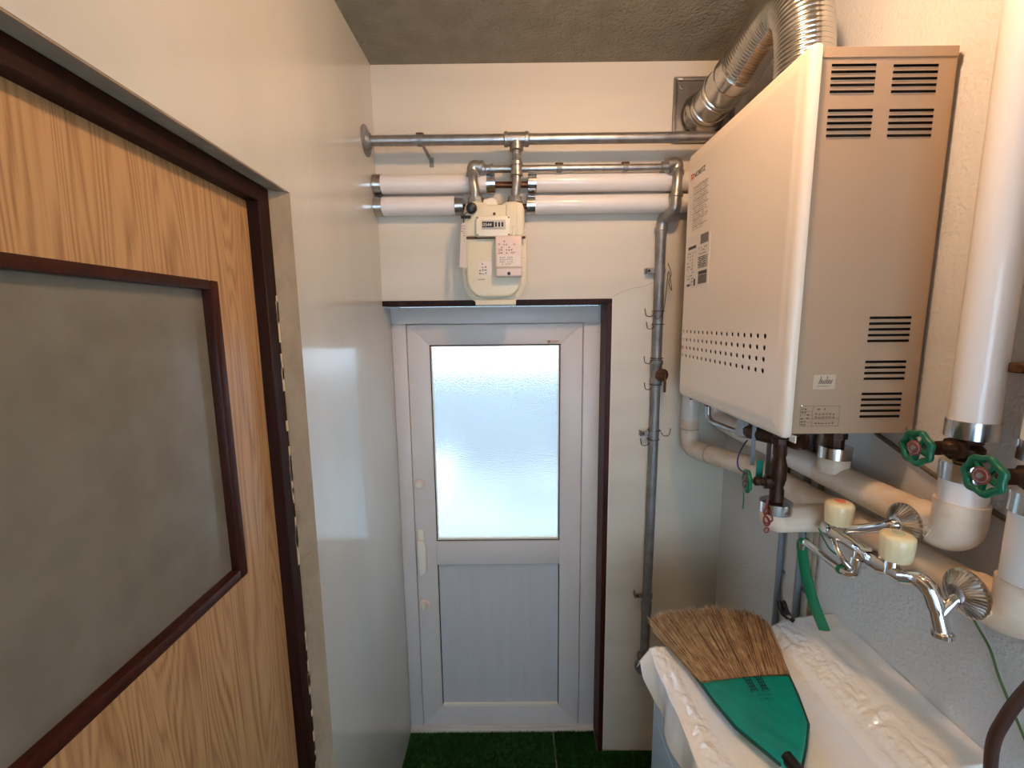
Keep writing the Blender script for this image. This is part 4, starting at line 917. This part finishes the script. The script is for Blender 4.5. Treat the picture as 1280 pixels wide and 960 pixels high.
for k in range(3): torus(bm, (0.6995, 0.868+k*0.003, 1.3868), (-0.1, 1, 0.05), 0.0088, 0.0014, 20, 6)
tg_('green_string', bm, 'string_green', 'green string tied around the chrome spout under the mixer tap', 'string')
tg_('vine_cord', T(smooth_path([(0.835, 0.765, 1.440), (0.828, 0.752, 1.415), (0.836, 0.742, 1.392), (0.842, 0.728, 1.365), (0.846, 0.705, 1.335), (0.847, 0.685, 1.295), (0.848, 0.66, 1.255), (0.848, 0.632, 1.215), (0.848, 0.61, 1.18)], 6), [0.0030]*14+[0.0020]*35, 8), 'cord_green', 'thin olive green cord trailing down the right wall from the near tap flange', 'cord')
tg_('brown_hose', T(smooth_path([(0.853, 0.50, 1.50), (0.835, 0.51, 1.485), (0.806, 0.55, 1.435), (0.795, 0.585, 1.39), (0.785, 0.598, 1.35), (0.772, 0.608, 1.29), (0.765, 0.612, 1.23), (0.765, 0.60, 1.12), (0.775, 0.585, 0.9), (0.79, 0.58, 0.4), (0.80, 0.55, 0.012), (0.80, 0.35, 0.010)], 6), 0.0085, 14), 'cord_brown', 'dark brown hose at the lower right corner in front of the cover', 'hose')

# ================================================================== WASHING MACHINE, COVER, BROOM
wm = thing('washing_machine', 'pale blue washing machine under the white plastic cover', 'washing machine', (0.6, 0.87, 0.0055))
bm = NB(); P = [(0.374, 0.045), (0.838, 0.045), (0.838, 1.120), (0.765, 1.112), (0.70, 1.078), (0.374, 1.024)]
prism_xz(bm, P, 0.690, 1.052, 0.006); link('body', bm, 'washer', wm)
for x in (0.41, 0.80):
    for y in (0.73, 1.01): link('foot', LA([(0, 0.018), (0.006, 0.018), (0.01, 0.014), (0.041, 0.014)], (x, y, 0.0055), (0, 0, 1), 16), 'black', wm)
link('base_skirt', B(0.380, 0.834, 0.698, 1.044, 0.036, 0.050), 'conduit', wm, smooth=False)
bm = NB(); box(bm, 0.3715, 0.376, 0.72, 1.02, 0.12, 0.86, 0.002, 1); link('front_panel', bm, 'washer', wm)
def ztop(x):
    pr_ = [(0.33, 1.030), (0.37, 1.036), (0.40, 1.042), (0.62, 1.076), (0.675, 1.087), (0.695, 1.100), (0.735, 1.116), (0.765, 1.1275), (0.80, 1.133), (0.851, 1.1365)]
    for a, b in zip(pr_, pr_[1:]):
        if x <= b[0]: t = max(0, (x-a[0])/(b[0]-a[0])); t = t*t*(3-2*t)*0.3+t*0.7; return a[1]+(b[1]-a[1])*t
    return pr_[-1][1]
def wr(x, y):
    v = Vector((x, y, 0))
    a = 0.003*noise.noise(v*7) 
    s = math.exp(-((x-0.70-0.10*(1.05-y))/0.035)**2)      # crumpled fold beside the raised panel
    a += s*(0.0075*abs(noise.noise(Vector((x*44, y*30, 4)))) + 0.0035*abs(noise.noise(Vector((x*95, y*85, 7)))) + 0.0012*noise.noise(Vector((x*210, y*210, 4)))) + s*0.002
    s2 = math.exp(-((x-0.385-0.05*(1.05-y))/0.022)**2); a += s2*(0.0065*abs(noise.noise(Vector((x*44, y*30, 9))))+0.003*abs(noise.noise(Vector((x*95, y*85, 9)))) + 0.001*noise.noise(Vector((x*210, y*210, 1))))
    a += 0.0008*noise.noise(v*30)
    return a
bm = NB(); NXg, NYg = 250, 180; grid = []
for j in range(NYg+1):
    fy = j/NYg; s = -0.055 + fy*(0.40+0.035+0.055)      # arc position across (near drape, top, far drape)
    row = []
    for i in range(NXg+1):
        sx = -0.085 + i/NXg*(0.085+0.495)
        y = 0.668 + min(max(s, 0), 0.40); dzy = 0; yy = y
        if s < 0: dzy = s; yy = 0.668-0.010*math.sin(min(1, -s/0.05)*1.4)
        if s > 0.40: dzy = -(s-0.40)*0.9; yy = 1.068+0.006+(s-0.40)*0.35
        far = max(0.0, (yy-0.98)/0.09)
        if sx < 0:
            x = 0.362 + sx*0.24*(0.5+0.7*far) + 0.006*math.sin(y*41)*(-sx/0.085); dzx = sx*(0.95-0.55*min(1, far))
        else: x = 0.362+sx; dzx = 0
        x = min(x, 0.8525); z = ztop(x) + wr(x, yy)*(1 if dzx == 0 and dzy == 0 else 0.8) + dzx + dzy
        if dzx < 0: x += 0.004*noise.noise(Vector((0, y*22, z*12)))
        if dzy < 0 and sx > 0: yy += 0.003*noise.noise(Vector((x*22, 3, z*12)))
        row.append(bm.verts.new((x, yy, z)))
    grid.append(row)
for a, b in zip(grid, grid[1:]):
    for i in range(NXg): bm.faces.new((a[i], a[i+1], b[i+1], b[i]))
pc = bpy.data.materials.new('plastic_sheet'); pc.use_nodes = True
n = pc.node_tree.nodes; l = pc.node_tree.links; p = n['Principled BSDF']
p.inputs['Roughness'].default_value = 0.2; p.inputs['Coat Weight'].default_value = 1.0; p.inputs['Coat Roughness'].default_value = 0.08
tc = n.new('ShaderNodeTexCoord'); mp = n.new('ShaderNodeMapping'); mp.inputs['Scale'].default_value = (7, 3, 7); mp.inputs['Rotation'].default_value = (0, 0, 0.35)
l.new(tc.outputs['Object'], mp.inputs[0])
nt = n.new('ShaderNodeTexNoise'); nt.inputs['Scale'].default_value = 1; nt.inputs['Detail'].default_value = 2; l.new(mp.outputs[0], nt.inputs['Vector'])
r = n.new('ShaderNodeValToRGB'); r.color_ramp.elements[0].position = 0.40; r.color_ramp.elements[1].position = 0.60
r.color_ramp.elements[0].color = S((250, 240, 222)); r.color_ramp.elements[1].color = S((246, 246, 246))
l.new(nt.outputs[0], r.inputs[0]); l.new(r.outputs[0], p.inputs['Base Color'])
mp2 = n.new('ShaderNodeMapping'); mp2.inputs['Scale'].default_value = (55, 22, 30); mp2.inputs['Rotation'].default_value = (0, 0, 0.3); l.new(tc.outputs['Object'], mp2.inputs[0])
nb = n.new('ShaderNodeTexNoise'); nb.inputs['Scale'].default_value = 1; nb.inputs['Detail'].default_value = 5; nb.inputs['Distortion'].default_value = 1.2; l.new(mp2.outputs[0], nb.inputs['Vector'])
b = n.new('ShaderNodeBump'); b.inputs['Strength'].default_value = 0.12; b.inputs['Distance'].default_value = 0.004; l.new(nb.outputs[0], b.inputs['Height']); l.new(b.outputs[0], p.inputs['Normal'])
M['sheet'] = pc
cvr = link('plastic_cover', bm, 'sheet', angle=180)
bmesh_sol = cvr.modifiers.new('thickness', 'SOLIDIFY'); bmesh_sol.thickness = 0.0005; bmesh_sol.offset = -1
tag(cvr, 'crumpled glossy white plastic sheet draped over the washing machine', 'cover')
# black clip on the sheet's far edge
cl = thing('clothes_clip', 'small black clip pinching the far edge of the plastic cover', 'clip', (0.735, 1.075, 1.115))
link('jaw', prism_xz(NB(), [(0.708, 1.178), (0.714, 1.181), (0.724, 1.155), (0.742, 1.128), (0.736, 1.120), (0.722, 1.132), (0.712, 1.158)], 1.056, 1.066, 0.0012), 'black', cl)
link('jaw', prism_xz(NB(), [(0.704, 1.172), (0.710, 1.178), (0.720, 1.150), (0.738, 1.124), (0.731, 1.117), (0.716, 1.130), (0.708, 1.152)], 1.072, 1.080, 0.0012), 'black', cl)
link('spring', T([(0.722, 1.050, 1.142), (0.722, 1.084, 1.142)], 0.004, 12), 'galv', cl)

# broom lying on the cover
def bz(x, y=0): return ztop(x)+0.011
br = thing('broom', 'straw broom with green cloth head lying across the plastic cover', 'broom', (0.53, 0.90, 1.06))
def head_pt(u, v, s=1):
    """u 0..1 across (left to right), v 0..1 from handle neck to cloth's upper edge"""
    neck = Vector((0.520, 0.716)); L0 = [(0.504, 0.720), (0.488, 0.752), (0.461, 0.806), (0.446, 0.870), (0.436, 0.938)]
    R0 = [(0.536, 0.712), (0.565, 0.745), (0.600, 0.790), (0.622, 0.858), (0.637, 0.922)]
    t = v*4; i = min(3, int(t)); f = t-i
    A = Vector(L0[i]).lerp(Vector(L0[i+1]), f); Bp = Vector(R0[i]).lerp(Vector(R0[i+1]), f)
    return A.lerp(Bp, u)
bm = NB(); nu, nv = 44, 40; top = []; bot = []
for j in range(nv+1):
    v = j/nv; rt = []; rbm = []
    for i in range(nu+1):
        u = i/nu; p = head_pt(u, v)
        if j == nv: p = p + Vector((0.0, 0.011*noise.noise(Vector((u*6, 0, 1))) + 0.0035*math.sin(u*15)))
        th = (0.006+0.010*(1-v))*(math.sin(PI*min(max(u, 0.0), 1))**0.45) + 0.0015
        w_ = 0.0022*noise.noise(Vector((p.x*22, p.y*22, 3))) + 0.0012*noise.noise(Vector((p.x*60+p.y*40, p.y*12, 5)))
        z = bz(p.x)+0.008
        rt.append(bm.verts.new((p.x, p.y, z+th+w_*min(1, 4*u*(1-u)*2)))); rbm.append(bm.verts.new((p.x, p.y, z-th*0.5)))
    top.append(rt); bot.append(rbm)
for j in range(nv):
    for i in range(nu):
        bm.faces.new((top[j][i], top[j][i+1], top[j+1][i+1], top[j+1][i])); bm.faces.new((bot[j][i], bot[j+1][i], bot[j+1][i+1], bot[j][i+1]))
    bm.faces.new((top[j][0], top[j+1][0], bot[j+1][0], bot[j][0])); bm.faces.new((top[j][nu], bot[j][nu], bot[j+1][nu], top[j+1][nu]))
for i in range(nu): bm.faces.new((top[0][i], bot[0][i], bot[0][i+1], top[0][i+1]))
bmesh.ops.recalc_face_normals(bm, faces=bm.faces[:])
cloth = link('cloth_cover', bm, 'broom_green', br, angle=60)
link('cloth_seam', T([(head_pt(0, k/12).x-0.001, head_pt(0, k/12).y, bz(head_pt(0, k/12).x)+0.0085) for k in range(13)], 0.0035, 8), 'broom_dark', cloth)
link('cloth_seam', T([(head_pt(1, k/12).x+0.001, head_pt(1, k/12).y, bz(head_pt(1, k/12).x)+0.0085) for k in range(13)], 0.0030, 8), 'broom_dark', cloth)
# printed stamp: two brush-written characters and two small lines, flat ink on the cloth
bm = NB(); rnd = random.Random(11)
def ink(u0, v0, u1, v1, w=0.0022):
    p0 = head_pt(u0, v0); p1 = head_pt(u1, v1); d = (p1-p0).normalized(); nn = Vector((-d.y, d.x))*w*0.5
    q = []
    for p_, s in ((p0, -1), (p1, -1), (p1, 1), (p0, 1)):
        pq = p_+nn*s; uu = u0 if p_ is p0 else u1; th = (0.006+0.010*(1-v0))*(math.sin(PI*uu)**0.45)+0.0015
        q.append(bm.verts.new((pq.x, pq.y, bz(pq.x)+0.008+th+0.0024)))
    bm.faces.new(q)
for cx in (0.505, 0.635):
    for k in range(4): ink(cx-0.040, 0.79+k*0.032, cx+0.040, 0.795+k*0.032)
    for k in range(3): ink(cx-0.028+k*0.028, 0.775, cx-0.032+k*0.030, 0.925)
    ink(cx-0.045, 0.765, cx-0.01, 0.83); ink(cx+0.045, 0.765, cx+0.01, 0.83); ink(cx-0.04, 0.925, cx-0.015, 0.885)
for r0 in (0.725, 0.685):
    for k in range(12): ink(0.50+k*0.016, r0, 0.508+k*0.016, r0+0.018*rnd.random(), 0.0014)
stp = link('printed_stamp', bm, 'broom_print', cloth, smooth=False)
# ferrule and handle
hd = Vector((0.18, -1, 0)).normalized()
link('neck_band', T([(0.5185, 0.728, bz(0.52)+0.014), (0.524, 0.695, bz(0.52)+0.014)], [0.0135, 0.0125], 20), 'black', br)
link('handle', T([(0.523, 0.70, bz(0.52)+0.014), (0.565, 0.45, bz(0.56)+0.012), (0.60, 0.24, bz(0.6)+0.008)], [0.0125, 0.0115, 0.0115], 20), 'broom_handle', br)
# bristles
rnd = random.Random(5); vs = []; fs = []; mi = []
tipL = [(0.386, 1.140), (0.428, 1.158), (0.478, 1.162), (0.530, 1.150), (0.584, 1.146), (0.640, 1.118), (0.663, 1.086), (0.668, 1.048)]
def tip(u):
    t = u*(len(tipL)-1); i = min(len(tipL)-2, int(t)); return Vector(tipL[i]).lerp(Vector(tipL[i+1]), t-i)
for k in range(4200):
    u = rnd.random(); p0 = head_pt(u, 0.93); uu = min(1, max(0, u+rnd.gauss(0, 0.028))); p1 = tip(uu)
    ln = rnd.uniform(0.80, 1.02) if rnd.random() < 0.55 else rnd.uniform(0.93, 1.05)
    ln += 0.05*noise.noise(Vector((uu*9, 2, 0)))
    p1 = p0.lerp(p1, ln) + Vector((rnd.gauss(0, 0.003), rnd.gauss(0, 0.003)))
    thick_ = rnd.uniform(0.6, 1.25)
    h0 = rnd.uniform(-0.004, 0.0105); h1 = h0*1.5+rnd.uniform(-0.004, 0.005); m_ = p0.lerp(p1, 0.5) + Vector((rnd.gauss(0, 0.0015), rnd.gauss(0, 0.0015)))
    pts = [(p0, bz(p0.x)+0.008+h0), (m_, bz(m_.x)+0.008+(h0+h1)/2), (p1, bz(min(p1.x, 0.68))+0.008+h1)]
    d = (p1-p0).normalized(); nn = Vector((-d.y, d.x)); b0 = len(vs)
    for q, (p_, z) in enumerate(pts):
        w_ = (0.0011, 0.0010, 0.0005)[q]*thick_
        vs += [(p_.x+nn.x*w_, p_.y+nn.y*w_, z-w_*0.6), (p_.x-nn.x*w_, p_.y-nn.y*w_, z-w_*0.6), (p_.x, p_.y, z+w_)]
    for q in range(2):
        a = b0+q*3
        for s in range(3): fs.append((a+s, a+(s+1) % 3, a+3+(s+1) % 3, a+3+s)); mi.append(1 if k % 5 < 2 else 0)
me = bpy.data.meshes.new('bristles'); org = ORG[br.name]
me.from_pydata([tuple(Vector(v)-org) for v in vs], [], fs); me.materials.append(M['bristle']); me.materials.append(M['bristle2'])
me.polygons.foreach_set('material_index', mi)
o = bpy.data.objects.new('bristles', me); COL.objects.link(o); o.parent = br; o['kind'] = 'stuff'

# ================================================================== CEILING LAMP (above the frame)
lp = thing('ceiling_lamp', 'small globe lamp on the ceiling above the camera', 'lamp', (0.33, 0.70, ZC))
link('lamp_base', LA([(0, 0.055), (0.02, 0.055), (0.03, 0.035), (0.045, 0.028), (0.045, 0)], (0.33, 0.70, ZC-0.0002), (0, 0, -1), 32), 'meter_white', lp)
bm = NB(); bmesh.ops.create_uvsphere(bm, u_segments=24, v_segments=14, radius=0.04); bmesh.ops.translate(bm, verts=bm.verts, vec=(0.33, 0.70, ZC-0.082))
link('globe', bm, 'lamp', lp)
# hairline cracks in the paint
def crack(name, pts, axis):
    bm = NB(); pts = smooth_path(pts, 6)
    for a, b in zip(pts, pts[1:]):
        w_ = Vector((0, 0, 0.0005)) if abs((b-a).z) < abs((b-a).length)*0.7 else (Vector((0, 0.0005, 0)) if axis == 'x' else Vector((0.0005, 0, 0)))
        bm.faces.new([bm.verts.new(v) for v in (a-w_, b-w_, b+w_, a+w_)])
    return struct(name, bm, 'chip' if axis == 'x' else 'grey_print', smooth=False)
crack('trim_8', [(XL+0.0006, 1.045, 2.13), (XL+0.0006, 1.10, 2.165), (XL+0.0006, 1.14, 2.26), (XL+0.0006, 1.16, 2.36)], 'x')
crack('trim_9', [(0.388, YB-0.0006, 2.015), (0.45, YB-0.0006, 2.04), (0.52, YB-0.0006, 2.055), (0.60, YB-0.0006, 2.10)], 'y')
